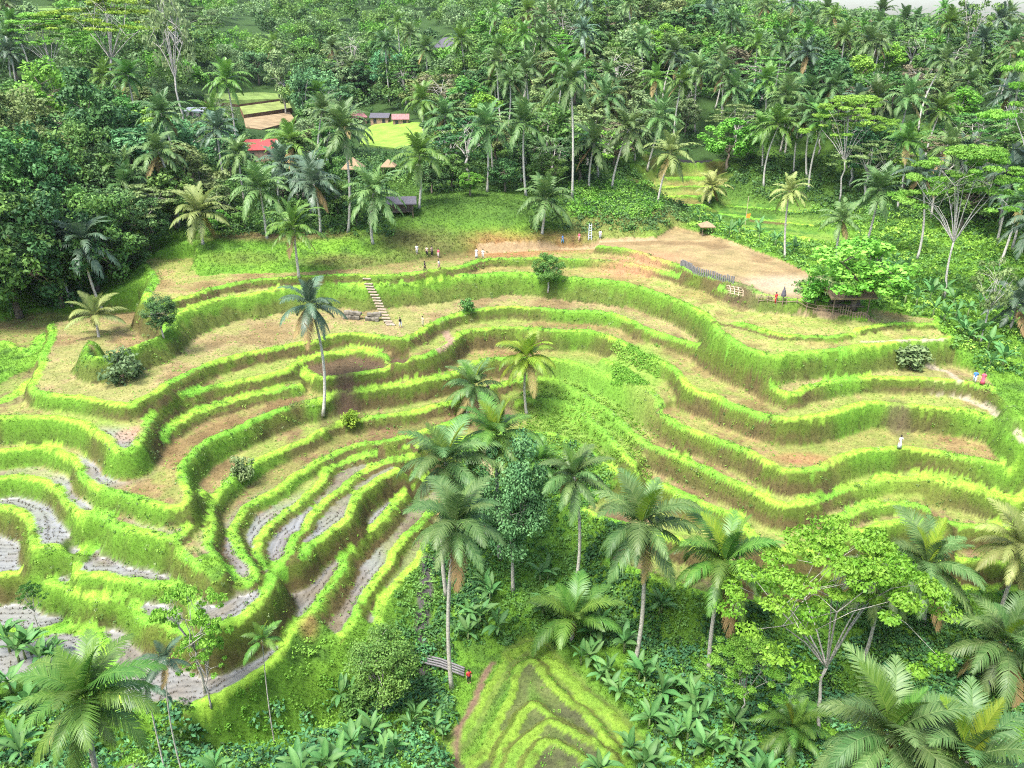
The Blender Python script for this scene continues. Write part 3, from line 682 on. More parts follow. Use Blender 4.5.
def palm(u, v, px_, key='grey', base=None, h=None, label=None, group=None, detail=False, low=1.0, n=None, thin=1.0, nuts=True, y=None):
    """coconut palm whose crown stands at (u, v); base = where the trunk meets the ground, or h = trunk height"""
    px = px_ * 1.12; NP[0] += 1; sd = NP[0] * 13
    if base is not None:
        bx, by, bz = hit(*base); d = ray(u, v); t = by / d[1]; X, Z = d[0] * t, H + d[2] * t
        hh = max(1.0, Z - bz); dx = X - bx
    else:
        if y is not None:
            d = ray(u, v); t = y / d[1]; bx, by = d[0] * t, y; bz = gz(bx, by); hh = max(1.0, H + d[2] * t - bz)
        else:
            bx, by, bz = hit(u, v, h); hh = h
        r = random.Random(sd); dx = r.uniform(-.06, .06) * hh; bx -= dx
    dist = math.sqrt(bx * bx + by * by + (H - bz - hh) ** 2)
    sc = max(.45, min(1.5, px * dist / F / 7.6))
    root = empty('coconut_palm', (bx, by, bz - .15)); tag(root, label or 'coconut palm', 'palm', group)
    r = random.Random(sd + 1); dy = r.uniform(-.04, .04) * hh
    th = thin * (.09 + .085 * sc)
    ob('trunk', trunk_mesh(hh + .2, dx, dy, th * 1.15, th * .75, sd), root)
    top = (dx, dy, hh + .15)
    if detail:
        nf = n or 24
        for k, vv, az, tl, s2 in crown_layout(nf, sd, low):
            ky = 'dry' if (k == 6 and r.random() < .6) else key
            if k == 0 and key in ('grey', 'green') and r.random() < .5: ky = 'yellow' if r.random() < .35 else 'green'
            ob('frond', frond_mesh(k, vv, ky), root, top, (0, tl, az), sc * s2)
        if nuts: ob('coconuts', NUTS, root, top, (0, 0, r.uniform(0, 6)), sc)
        ob('dead_sheaths', FIBRE, root, top, (0, 0, r.uniform(0, 6)), sc * .9)
    else:
        ob('crown', crown_mesh(r.randrange(6) + (10 if low < .8 else 0), key, n or 22, low), root, top, (0, 0, r.uniform(0, 6.28)), sc)
    return root
# ------------------------------------------------------------------ broadleaf trees
TL = dict(
 dark=leafy('leaf_dark', (.04, .10, .028), (.12, .225, .06), .22, .55),
 mid=leafy('leaf_mid', (.07, .165, .03), (.20, .34, .07), .28, .55),
 bright=leafy('leaf_bright', (.14, .32, .03), (.32, .54, .08), .32, .55),
 olive=leafy('leaf_olive', (.13, .18, .05), (.28, .34, .12), .28, .6),
 blue=leafy('leaf_blue_green', (.06, .16, .055), (.17, .34, .12), .22, .55),
 pale=leafy('leaf_pale', (.14, .21, .075), (.28, .36, .15), .3, .6),
 brown=leafy('leaf_brownish', (.14, .125, .07), (.24, .21, .12), .25, .7),
 lime=leafy('leaf_lime', (.21, .36, .028), (.39, .52, .06), .34, .5))
def leaf_cloud(centers, radii, per, size, seed, flat=.75, up=.55, tintc=None, squash=.8):
    r = np.random.default_rng(seed); n = len(centers); m = n * per
    cc = np.repeat(centers, per, 0); rr = np.repeat(radii, per)
    d = r.normal(size=(m, 3)); d /= np.linalg.norm(d, axis=1)[:, None]; d[:, 2] *= squash
    P = cc + d * (rr * r.uniform(.25, 1.0, m) ** .5)[:, None]
    nrm = d * flat + r.normal(size=(m, 3)) * .5; nrm[:, 2] += up; nrm /= np.linalg.norm(nrm, axis=1)[:, None]
    a = np.cross(nrm, r.normal(size=(m, 3))); a /= np.linalg.norm(a, axis=1)[:, None]; b = np.cross(nrm, a)
    s = size * r.uniform(.6, 1.35, m)[:, None]
    V = np.empty((m, 4, 3)); V[:, 0] = P - a * s; V[:, 1] = P + b * s * .55; V[:, 2] = P + a * s; V[:, 3] = P - b * s * .55 + nrm * s * .15
    tint = np.clip(np.repeat(r.uniform(0, .75, n) if tintc is None else tintc, per) + r.uniform(-.3, .3, m), 0, 1)
    T = np.repeat(tint, 4)
    return V.reshape(-1, 3), np.arange(m * 4).reshape(-1, 4), np.repeat(T[:, None], 3, 1)
def limb_tree(seed, h, r0, tips, fork=.35, nb=5):
    """trunk with limbs reaching towards the clumps"""
    r = random.Random(seed); mb = MB(); hf = h * fork
    wob = [(r.uniform(-.03, .03) * h, r.uniform(-.03, .03) * h) for _ in range(6)]
    tr = [(wob[k][0] * k / 5, wob[k][1] * k / 5, hf * k / 5) for k in range(6)]
    mb.tube(tr, [r0 * (1.4 - .6 * k / 5) if k == 0 else r0 * (1.05 - .3 * k / 5) for k in range(6)], 7)
    top = np.array(tr[-1])
    for k in range(nb):
        t = np.array(tips[(k * 7919) % len(tips)]); q = top + (t - top) * .55 + np.array([r.uniform(-.1, .1) * h, r.uniform(-.1, .1) * h, .06 * h])
        mb.tube([top - np.array([0, 0, .25 * r0]), top + (q - top) * .5 + np.array([0, 0, .02 * h]), q, t], [r0 * .55, r0 * .4, r0 * .26, r0 * .08], 5, False)
        for z in range(2):
            t2 = np.array(tips[(k * 104729 + z * 31 + 3) % len(tips)])
            if np.linalg.norm(t2 - q) < h * .5: mb.tube([q, (q + t2) / 2 + np.array([0, 0, .03 * h]), t2], [r0 * .22, r0 * .15, r0 * .05], 4, False)
    return mb
TREES = {}
def tree_kind(name, seed, h, shape, nclump, per, leaf, rad, r0, fork, bark, nb=6, squash=.8):
    r = np.random.default_rng(seed); pts = []
    for _ in range(nclump * 20):
        if len(pts) >= nclump: break
        p = r.uniform(-1, 1, 3); q = np.linalg.norm(p)
        if q > 1: continue
        if shape == 'round':
            if q < .5 and r.random() < .7: continue
            c = np.array([p[0] * .34 * h, p[1] * .34 * h, h * .60 + p[2] * .33 * h]) * 1
            c[:2] *= 1 + .25 * math.sin(3 * math.atan2(p[1], p[0]) + seed)
        elif shape == 'tall':
            c = np.array([p[0] * .2 * h, p[1] * .2 * h, h * .58 + p[2] * .40 * h]); c[:2] *= 1 + .3 * math.sin(2 * math.atan2(p[1], p[0]) + seed + 4 * p[2])
        elif shape == 'umbrella':
            lay = r.integers(0, 4); rr = (.50, .46, .34, .2)[lay] * h * math.sqrt(r.random()); a = r.uniform(0, 6.28)
            c = np.array([rr * math.cos(a), rr * math.sin(a), h * (.74, .84, .92, .98)[lay] - .10 * h * (rr / (.5 * h)) ** 2 + r.normal() * .012 * h])
        elif shape == 'open':
            if q < .55: continue
            c = np.array([p[0] * .36 * h, p[1] * .36 * h, h * .66 + p[2] * .30 * h])
        elif shape == 'bush':
            c = np.array([p[0] * .5 * h, p[1] * .5 * h, h * .5 + p[2] * .42 * h])
        elif shape == 'fluffy':
            c = np.array([p[0] * .30 * h, p[1] * .30 * h, h * .62 + p[2] * .36 * h])
        elif shape == 'drape':
            c = np.array([p[0] * .45 * h, p[1] * .4 * h, h * .5 + p[2] * .48 * h])
        pts.append(c)
    pts = np.array(pts); rd = rad * h * r.uniform(.65, 1.3, len(pts))
    V, Q, T = leaf_cloud(pts, rd, per, leaf, seed + 5, squash=squash)
    mb = limb_tree(seed, h, r0, [tuple(p) for p in pts], fork, nb)
    TREES[name] = (mesh_np('tree_crown', V, Q, TL['mid'], T), mb.mesh('tree_trunk', bark, True), h)
# unit trees 10 m tall
for k in range(4): tree_kind(f'round{k}', 11 + k, 10, 'round', 46, 105, .215, .085, .22, .34, M_bark2)
for k in range(3): tree_kind(f'tall{k}', 31 + k, 10, 'tall', 36, 95, .20, .075, .15, .4, M_bark)
for k in range(3): tree_kind(f'umb{k}', 51 + k, 10, 'umbrella', 58, 55, .17, .065, .17, .42, M_bark, 9, .22)
for k in range(2): tree_kind(f'open{k}', 71 + k, 10, 'open', 34, 42, .2, .075, .15, .36, M_bark, 8, .5)
for k in range(3): tree_kind(f'bush{k}', 81 + k, 2, 'bush', 26, 40, .13, .2, .05, .15, M_bark2, 5)
tree_kind('umbnear', 57, 10, 'umbrella', 95, 190, .085, .055, .085, .40, M_bark, 12, .25)
for k in range(2): tree_kind(f'fluffy{k}', 91 + k, 10, 'fluffy', 90, 170, .115, .075, .17, .30, M_bark, 6)
for k in range(2): tree_kind(f'drape{k}', 95 + k, 10, 'drape', 80, 120, .17, .08, .25, .3, M_bark2, 5)
NT = [0]
def tree(kind, loc, h, tint, name, label, cat, group=None, wide=1.0, rz=None, deep=None):
    NT[0] += 1; r = random.Random(NT[0] * 5); cm, tm, hu = TREES[kind]; s = h / hu
    root = ob(name, None, None, (loc[0], loc[1], loc[2] - .1 * s), (0, 0, r.uniform(0, 6.28) if rz is None else rz), (s * wide, s * (deep or wide), s))
    tag(root, label, cat, group)
    c = ob('crown', cm, root); c.material_slots[0].link = 'OBJECT'; c.material_slots[0].material = TL[tint]
    ob('trunk', tm, root)
    return root
# ------------------------------------------------------------------ banana plants
LB = leafy('banana_leaf', (.05, .155, .035), (.16, .31, .09), .3, .5, .25, .22)
M_bstem = solid('banana_stem', (.20, .26, .10), .7, .3, 4, .1)
def banana_leaf_np(seed, L, e0, droop):
    r = np.random.default_rng(seed); n = 9; s = np.linspace(0, 1, n); e = e0 - droop * s ** 1.4
    st = np.stack([np.cos(e), np.zeros(n), np.sin(e)], 1) * (L / (n - 1)); P = np.concatenate([[[0, 0, 0]], np.cumsum(st[:-1], 0)])
    V = []; Q = []
    for k in range(n):
        w = L * .125 * (math.sin(math.pi * min(1, max(0, (s[k] - .16) / .84)) ** .75) ** .6 if s[k] > .17 else .06) + .01
        if r.random() < .2: w *= .8
        nz = np.array([-math.sin(e[k]), 0, math.cos(e[k])])
        V += [P[k] + np.array([0, w, 0]) + nz * w * .35 - np.array([0, 0, w * .25 * s[k]]), P[k] - nz * .02, P[k] + np.array([0, -w, 0]) + nz * w * .35 - np.array([0, 0, w * .25 * s[k]])]
    for k in range(n - 1):
        a = k * 3; Q += [[a, a + 1, a + 4, a + 3], [a + 1, a + 2, a + 5, a + 4]]
    T = np.tile([.35, .95, .5], n) + np.repeat(r.uniform(-.15, .15, n), 3)
    return np.array(V), np.array(Q), np.clip(T, 0, 1)
BL = [mesh_np('banana_leaf', *(lambda a: (a[0], a[1]))(q), LB, np.repeat(q[2][:, None], 3, 1), smooth=True) for q in [banana_leaf_np(k, 2.0, e, d) for k, (e, d) in enumerate([(1.4, .4), (1.2, .9), (1.0, 1.3), (.75, 1.5), (1.1, .7)])]]
def _bstem():
    mb = MB(); mb.tube([(0, 0, 0), (.02, 0, .5), (0, .02, 1.0)], [.12, .10, .06], 7); return mb.mesh('stem', M_bstem, True)
BST = _bstem()
def banana(loc, h, label, group, tintless=None):
    r = random.Random(int(loc[0] * 97 + loc[1] * 31))
    root = empty('banana_plant', loc, r.uniform(0, 6.28)); tag(root, label, 'banana plant', group)
    s = h / 2.6; ob('stem', BST, root, (0, 0, -.1), (0, 0, 0), (s, s, s * 1.15))
    for i in range(8):
        k = 0 if i == 0 else r.choice((1, 2, 2, 3, 4))
        ob('leaf', BL[k], root, (0, 0, 1.05 * s), (r.uniform(-.35, .35), r.uniform(-.15, .25), i * 2.4 + r.uniform(-.5, .5)), s * r.uniform(.75, 1.2))
    return root
# ------------------------------------------------------------------ palms of the valley, one by one
G1 = 'coconut palms in the gully between the terraces'; G2 = 'coconut palms on the ridge behind the terraces'; G3 = 'coconut palms of the wooded hillside'; G4 = 'palms on the near slope'
D = dict(detail=True)
palm(457, 520, 92, 'grey', (452, 690), label='tall coconut palm with long pale trunk beside the dirt path at the gully mouth', group=G1, **D)
palm(642, 527, 108, 'grey', (635, 662), label='tall coconut palm with orange flower stalks rising over the banana plants', group=G1, **D)
palm(725, 563, 98, 'green', (709, 672), label='coconut palm with a curved mossy trunk just left of the lime feathery tree', group=G1, **D)
palm(574, 478, 72, 'grey', (570, 604), label='slender coconut palm directly right of the blue-green lumpy tree', group=G1, **D)
palm(497, 434, 84, 'green', (500, 560), label='wide coconut palm whose crown sits just above the blue-green lumpy tree', group=G1, **D)
palm(474, 386, 58, 'grey', (464, 424), low=1.15, label='short coconut palm with hanging dead fronds at the top of the gully', group=G1, **D)
palm(527, 358, 56, 'yellow', (527, 415), label='yellow-green coconut palm standing on the creeper-covered terrace', group=G1, **D)
palm(309, 306, 62, 'dark', (323, 416), low=1.25, label='lone dark drooping coconut palm on a thin white trunk among the left terraces', group='lone palms on the terraces', **D)
palm(446, 464, 100, 'grey', (447, 598), label='big spreading coconut palm at the upper left edge of the gully', group=G1, **D)
palm(540, 462, 50, 'green', y=92, label='half-hidden coconut palm between the lumpy tree and the spreading palm above it', group=G1)
palm(573, 622, 86, 'green', h=2.6, low=.62, n=15, nuts=False, label='young trunkless palm with upright fronds among the banana plants', group=G1, **D)
palm(927, 566, 98, 'grey', (924, 625), label='stout coconut palm on the right edge of the lower terraces', group=G4, **D)
palm(1006, 645, 122, 'grey', (990, 690), label='leaning coconut palm cut by the right edge of the picture', group=G4, **D)
palm(1018, 545, 72, 'pale', y=68, label='pale coconut palm half outside the right edge above the leaning palm', group=G4, **D)
palm(880, 585, 62, 'grey', y=64, label='coconut palm mostly hidden behind the lime feathery tree', group=G4)
palm(890, 737, 124, 'grey', y=30, n=26, label='large foreground coconut palm with hanging yellow coconuts', group=G4, **D)
palm(968, 764, 120, 'grey', y=29, n=22, low=.85, label='large foreground coconut palm with upright fronds in the bottom right corner', group=G4, **D)
palm(792, 728, 66, 'green', h=2.6, n=18, low=.9, nuts=False, thin=.7, label='small fan-crowned palm under the lime feathery tree', group=G4, **D)
palm(82, 703, 106, 'green', y=31, n=26, label='large foreground coconut palm in the bottom left corner', group=G4, **D)
GA = 'slender areca palms below the left paddies'
palm(147, 686, 42, 'dark', (166, 775), n=11, thin=.45, nuts=False, label='dark slender areca palm just right of the bottom left coconut palm', group=GA, **D)
palm(167, 657, 44, 'dark', (184, 778), n=11, thin=.45, nuts=False, label='second slender areca palm, with a pale crownshaft, over the lowest paddy', group=GA, **D)
palm(262, 641, 40, 'green', (275, 745), n=10, low=.8, thin=.4, nuts=False, label='thin areca palm with a bright upright crown beside the brown paddy', group=GA, **D)
palm(95, 316, 46, 'pale', (99, 337), n=15, low=.8, nuts=False, label='young pale yellow palm on the left terrace by the forest edge', group='lone palms on the terraces', **D)
# the ridge
for u, v, px, key, base, lab in (
 (546, 200, 52, 'grey', (542, 234), 'short leaning coconut palm on the orange cut bank above the walkers'),
 (294, 228, 50, 'green', (299, 277), 'bright coconut palm standing out in front of the ridge on the left'),
 (374, 193, 52, 'grey', (373, 244), 'coconut palm directly left of the wooden shelter on the ridge'),
 (419, 157, 46, 'green', (419, 208), 'bright coconut palm just right of the wooden shelter'),
 (486, 127, 44, 'grey', (487, 192), 'coconut palm at the dark gap behind the grassy knoll, left of two'),
 (524, 123, 44, 'grey', (526, 196), 'coconut palm at the dark gap behind the grassy knoll, right of two'),
 (571, 82, 50, 'grey', (572, 198), 'tallest coconut palm behind the ridge with a very long straight trunk'),
 (594, 144, 42, 'grey', (589, 188), 'coconut palm right of the very tall one, over the bushy bank'),
 (629, 130, 46, 'grey', (612, 188), 'grey coconut palm leaning right above the bushy bank'),
 (661, 117, 46, 'grey', (647, 172), 'coconut palm leaning right above the small stepped fields'),
 (671, 154, 52, 'pale', (658, 202), 'pale coconut palm leaning over the small stepped fields'),
 (606, 97, 42, 'grey', None, 'coconut palm behind and above the bushy bank'),
 (159, 152, 66, 'grey', (179, 228), 'big coconut palm on a bent trunk at the left end of the ridge'),
 (125, 187, 56, 'grey', (154, 233), 'coconut palm leaning left below the big bent one'),
 (226, 80, 52, 'green', (237, 155), 'tall coconut palm with a curved pale trunk beside the left fields'),
 (260, 190, 56, 'grey', (267, 238), 'coconut palm on the ridge just below the red roof'),
 (314, 184, 62, 'dark', (320, 235), 'broad dark coconut palm on the ridge right of the red roof'),
 (200, 213, 50, 'pale', (203, 244), 'squat palm with withered fronds on the left end of the ridge'),
 (84, 242, 46, 'dark', None, 'dark coconut palm at the foot of the left forest'),
 (53, 240, 36, 'dark', None, 'small dark coconut palm against the leafy left forest wall'),
 (342, 130, 50, 'grey', (348, 232), 'tall coconut palm with a long trunk left of the thatched hut'),
 (290, 143, 42, 'green', None, 'coconut palm just right of the red roof'),
 (350, 70, 46, 'grey', None, 'tall coconut palm above the pink roofed house'),
 (422, 100, 40, 'green', None, 'coconut palm at the right end of the bright green field'),
 (445, 117, 42, 'grey', None, 'grey coconut palm between the green field and the dark gap'),
 (735, 88, 34, 'grey', (734, 144), 'slim coconut palm on the right hillside with a straight white trunk'),
 (697, 70, 36, 'grey', (695, 132), 'coconut palm on the right hillside left of the slim straight one'),
 (787, 95, 40, 'grey', (780, 152), 'coconut palm above the umbrella tree, left of three'),
 (814, 113, 44, 'grey', (807, 178), 'coconut palm above the umbrella tree with its trunk crossing the hillside'),
 (834, 87, 42, 'grey', None, 'coconut palm above the umbrella tree, uppermost of three'),
 (875, 100, 46, 'grey', (867, 168), 'coconut palm right behind the umbrella tree'),
 (879, 190, 48, 'grey', (864, 253), 'coconut palm below the umbrella tree, leaning right'),
 (922, 175, 42, 'dark', (917, 259), 'coconut palm with a long straight trunk left of the bright right tree'),
 (842, 220, 40, 'grey', (836, 259), 'low coconut palm behind the round bright tree'),
 (790, 192, 34, 'pale', (785, 258), 'thin pale palm with a sparse crown behind the brown field'),
 (964, 157, 40, 'dark', None, 'dark coconut palm above the bright right tree'),
 (1012, 168, 42, 'dark', None, 'dark coconut palm at the right edge of the hillside'),
 (712, 187, 32, 'pale', (709, 203), 'small young palm at the right end of the stepped fields'),
 (1016, 305, 48, 'dark', 'y', 'dark coconut palm behind the right end of the crest')):
    g = G2 if u < 680 and v > 90 else G3
    if g == G2: px *= 1.12
    if base == 'y': palm(u, v, px, key, y=109, label=lab, group=g)
    elif base: palm(u, v, px, key, base, label=lab, group=g)
    else: palm(u, v, px, key, h=11, label=lab, group=g)
# ------------------------------------------------------------------ single trees
def hb(u, v): return hit(u, v)
def px_h(u, v, px):
    x, y, z = hit(u, v); return px * math.sqrt(x * x + y * y + (H - z) ** 2) / F / .93
tree('fluffy0', hit(164, 339), px_h(164, 339, 38), 'dark', 'small_tree', 'small dark round tree on the corner of the upper left terrace', 'tree', wide=1.15)
tree('bush0', hit(124, 382), px_h(124, 382, 30), 'pale', 'bush', 'pale grey-green bush growing on the bank below the small dark tree', 'bush')
tree('fluffy1', hit(548, 293), px_h(548, 293, 38), 'mid', 'small_tree', 'small leafy tree on the upper terrace bank below the walkers', 'tree', wide=1.2)
tree('bush1', hit(468, 313), px_h(468, 313, 14), 'mid', 'bush', 'little round bush at the foot of the long grassy bank', 'bush')
tree('round0', hit(853, 310), px_h(853, 310, 64), 'bright', 'round_tree', 'broad bright green tree shading the hut at the end of the brown field', 'tree', wide=1.8)
tree('bush2', hit(815, 305), px_h(815, 305, 24), 'bright', 'bush', 'bright shrub beside the hut, left of the broad tree', 'bush')
tree('fluffy1', hit(513, 592), px_h(513, 592, 158), 'blue', 'lumpy_tree', 'tall blue-green lumpy tree in the middle of the gully', 'tree', wide=.64)
tree('fluffy0', hit(385, 712), px_h(385, 712, 84), 'mid', 'bushy_tree', 'greyish fluffy tree beside the green bank above the banana plants', 'tree', wide=1.15)
tree('bush1', hit(355, 715), 3.2, 'mid', 'bush', 'dark leafy bush left of the greyish fluffy tree', 'bush')
tree('umbnear', hit(815, 740), px_h(815, 740, 190), 'lime', 'feathery_tree', 'lime green feathery tree with layered sprays in the lower right', 'tree', wide=.92)
tree('umbnear', hit(738, 728), px_h(738, 728, 84), 'bright', 'feathery_tree', 'smaller lime feathery tree leaning out below the curved palm', 'tree', wide=1.05)
tree('umbnear', hit(839, 203), px_h(839, 203, 86), 'bright', 'umbrella_tree', 'umbrella tree with white branches on the right hillside', 'tree', wide=1.0)
tree('umbnear', hit(943, 300), px_h(943, 300, 122), 'bright', 'umbrella_tree', 'tall umbrella tree with a forked white trunk beyond the right crest', 'tree', wide=.9)
tree('umbnear', hit(118, 104), px_h(118, 104, 84), 'lime', 'umbrella_tree', 'huge pale umbrella tree with a forked white trunk over the left forest', 'tree', wide=1.35)
tree('umbnear', hit(60, 100), px_h(60, 100, 62), 'bright', 'umbrella_tree', 'pale umbrella tree left of the huge one over the left forest', 'tree', wide=1.25)
tree('umbnear', hit(182, 84), px_h(182, 84, 70), 'pale', 'umbrella_tree', 'pale umbrella tree right of the huge one above the stepped fields', 'tree', wide=1.1)
tree('umbnear', hit(1012, 250), px_h(1012, 250, 150), 'bright', 'layered_tree', 'yellow-green layered tree at the right edge of the hillside', 'tree', wide=.7)
tree('round0', hit(62, 150), px_h(62, 150, 70), 'bright', 'broadleaf_tree', 'bright-crowned broadleaf tree in the dark left forest', 'tree')
tree('round1', hit(100, 182), px_h(100, 182, 90), 'dark', 'broadleaf_tree', 'dark broadleaf tree right beside the bright-crowned one in the left forest', 'tree', wide=.9)
tree('tall0', hit(307, 138), px_h(307, 138, 62), 'blue', 'cypress_like_tree', 'dark bluish upright tree beside the left fields', 'tree', wide=.8)
tree('tall1', hit(286, 116), px_h(286, 116, 60), 'pale', 'pale_tree', 'pale feathery upright tree just left of the bluish one', 'tree', wide=.9)
tree('open0', hit(185, 136), px_h(185, 136, 128), 'pale', 'tall_tree', 'very tall thin white-trunked tree left of the small stepped brown fields', 'tree', wide=.45)
tree('open1', hit(540, 62), px_h(540, 62, 52), 'brown', 'sparse_tree', 'brownish half-bare tree near the top middle of the hill', 'tree')
tree('open0', hit(960, 80), px_h(960, 80, 66), 'mid', 'tall_tree', 'tall thin tree sticking out near the right skyline', 'tree', wide=.7)
tree('open1', hit(980, 343), px_h(980, 343, 78), 'olive', 'slender_tree', 'slender leaning white tree at the right crest above the banana plants', 'tree', wide=.6)
for k, (u, v, px, t, lab) in enumerate(((205, 694, 108, 'bright', 'thin sparse sapling with a pale stem in front of the left paddies'), (40, 632, 44, 'mid', 'young feathery sapling by the left flooded paddy'), (212, 712, 74, 'bright', 'sparse sapling leaning over the brown paddy bank'))):
    tree(f'umb{k}', hit(u, v), px_h(u, v, px), t, 'sapling', lab, 'tree', wide=.6)
tree('bush2', hit(352, 428), px_h(352, 428, 16), 'lime', 'bush', 'bright green shrub among the narrow left terraces', 'bush')
tree('bush0', hit(245, 480), px_h(245, 480, 26), 'pale', 'tall_weed', 'pale dry weed clump on the bund of a left terrace', 'bush', wide=.7)
tree('bush1', hit(910, 369), px_h(910, 369, 22), 'pale', 'bush', 'pale scrubby bush on the bank below the right path', 'bush', wide=1.3)
for k, (u, v, h, t) in enumerate(((232, 216, 7, 'mid'), (284, 208, 7.5, 'dark'), (338, 214, 6.5, 'mid'), (357, 226, 5, 'dark'), (246, 230, 4.5, 'mid'), (432, 194, 6.5, 'dark'), (452, 190, 7.5, 'mid'), (470, 196, 5, 'bright'), (505, 192, 7, 'dark'), (548, 190, 7.5, 'mid'), (222, 232, 4, 'bright'), (300, 224, 5, 'mid'))):
    tree(f'round{k % 4}', hit(u, v), h, t, 'grove_tree', f'{dict(mid="mid green", dark="dark green", bright="bright green")[t]} shrubby tree under the palms of the ridge grove', 'tree', f'{t} shrubby trees under the ridge palms', wide=1.35)
# left forest wall hung with creepers
for k, (u, v, px, t) in enumerate(((20, 318, 110, 'mid'), (62, 306, 100, 'dark'), (98, 292, 92, 'mid'), (128, 268, 70, 'dark'), (-20, 315, 130, 'dark'), (8, 240, 90, 'mid'), (45, 235, 90, 'dark'), (85, 225, 84, 'mid'), (118, 225, 70, 'dark'), (30, 190, 80, 'olive'), (150, 250, 48, 'dark'))):
    tree(f'drape{k % 2}', hit(u, v), px_h(u, v, px), t, 'creeper_hung_tree', 'dark tree smothered in creepers along the edge of the left forest', 'tree', 'creeper-hung trees of the left forest edge', wide=.95)
# ------------------------------------------------------------------ forest fill
RIDGE = [(-200, 300), (0, 300), (60, 290), (110, 276), (140, 252), (170, 236), (214, 226), (340, 224), (385, 196), (395, 184), (440, 186), (540, 192), (590, 186), (640, 178), (652, 164), (722, 164), (730, 190), (800, 196), (850, 215), (950, 222), (1000, 280), (1100, 350), (1300, 360)]
CLEAR = [(40, 12, 165, 84), (236, 84, 296, 128), (362, 112, 428, 152), (652, 168, 722, 210), (160, 62, 246, 98), (20, 8, 62, 26), (430, 34, 468, 50), (186, 98, 214, 114), (246, 134, 282, 158), (346, 100, 412, 124), (728, 200, 830, 245), (850, 225, 940, 250), (380, 190, 425, 218), (342, 156, 368, 176)]
pts = []; rf = random.Random(3); nfar = []
tries = 0
while tries < 16000:
    tries += 1
    y = 112 + 215 * rf.random() ** 1.05; x = rf.uniform(-1, 1) * (.70 * y + 10)
    z = gz(x, y); u, v, dep = [float(q) for q in proj_np(x, y, z)]
    if not -60 < u < 1085: continue
    lim = np.interp(u, [p[0] for p in RIDGE], [p[1] for p in RIDGE])
    if v > lim - 2: continue
    h = rf.uniform(9, 15.5) * (1 + max(0, y - 190) / 500) * (1.0 if y > 150 else .8)
    if u > 700 and y > 225: h *= .85
    hp = h * F / dep * .93; vt = v - hp
    if vt < -70: continue
    if any(u > a - hp * .28 and u < c + hp * .28 and vt < d and v - hp * .15 > b for a, b, c, d in CLEAR): continue
    md = 6.0 + .016 * (y - 110)
    if any((x - a) ** 2 + (y - b) ** 2 < md * md for a, b in pts): continue
    pts.append((x, y))
    if u < 150: tt = rf.choices(['dark', 'mid', 'olive', 'bright', 'pale'], [4, 4, 2, 1.6, .8])[0]
    elif u < 420: tt = rf.choices(['mid', 'dark', 'olive', 'pale', 'bright', 'blue'], [4, 2, 2, 2, 1.5, 1])[0]
    elif u < 690: tt = rf.choices(['mid', 'dark', 'olive', 'pale', 'bright', 'brown'], [4, 3, 3, 1.5, 1.5, .6])[0]
    else: tt = rf.choices(['mid', 'dark', 'olive', 'brown', 'bright', 'blue'], [4, 4, 2.5, 1, 1, 1.5])[0]
    nfar.append((u, v, x, y, z, h, tt))
zone = lambda u: 'left' if u < 300 else ('middle' if u < 680 else 'right')
TD = dict(dark='dark green', mid='mid green', blue='bluish green', bright='bright green', pale='pale grey-green', olive='olive green', brown='brownish')
npalm = 0; ntree = 0
for u, v, x, y, z, h, tt in nfar:
    if rf.random() < (.42 if u > 560 else .34) and h > 7:
        if npalm < 150:
            d = math.hypot(x, y); uu, vv, dp = [float(q) for q in proj_np(x, y, z + h * 1.0)]
            key = rf.choices(['grey', 'green', 'dark', 'yellow', 'pale'], [6, 3.5, 2, .1, .1])[0]
            NP[0] += 1
            root = empty('coconut_palm', (x, y, z - .2)); nm = dict(grey='grey-green', green='fresh green', dark='dark green', yellow='yellowish', pale='pale')[key]
            tag(root, f'{nm} coconut palm rising from the trees of the {zone(u)} hillside', 'palm', f'{nm} palms among the trees of the {zone(u)} hillside')
            r = random.Random(NP[0]); dx, dy = r.gauss(0, .09) * h, r.uniform(-.05, .05) * h; sc = r.uniform(1.1, 1.5)
            ob('trunk', trunk_mesh(h * 1.05 + .2, dx, dy, .24, .15, NP[0]), root)
            ob('crown', crown_mesh(r.randrange(6), key), root, (dx, dy, h * 1.05 + .15), (0, 0, r.uniform(0, 6.28)), sc); npalm += 1
            continue
    if ntree >= 285: continue
    kind = rf.choices(['round0', 'round1', 'round2', 'round3', 'tall0', 'tall1', 'tall2', 'umb0', 'umb2', 'open0', 'open1'], [3, 3, 3, 3, 1.5, 1.5, 1.5, .8, .8, .8, .8])[0]
    if kind.startswith('umb'): tt = 'olive' if tt in ('dark', 'blue') else tt
    tree(kind, (x, y, z), h, tt, 'forest_tree', f'{TD[tt]} {dict(r="round", t="upright", u="flat-topped", o="open-branched")[kind[0]]} forest tree on the {zone(u)} hillside', 'tree', f'{TD[tt]} {dict(r="round", t="upright", u="flat-topped", o="open-branched")[kind[0]]} trees of the {zone(u)} hillside', wide=rf.uniform(1.15, 1.6)); ntree += 1
print('forest', len(nfar), 'palms', npalm, 'trees', ntree)
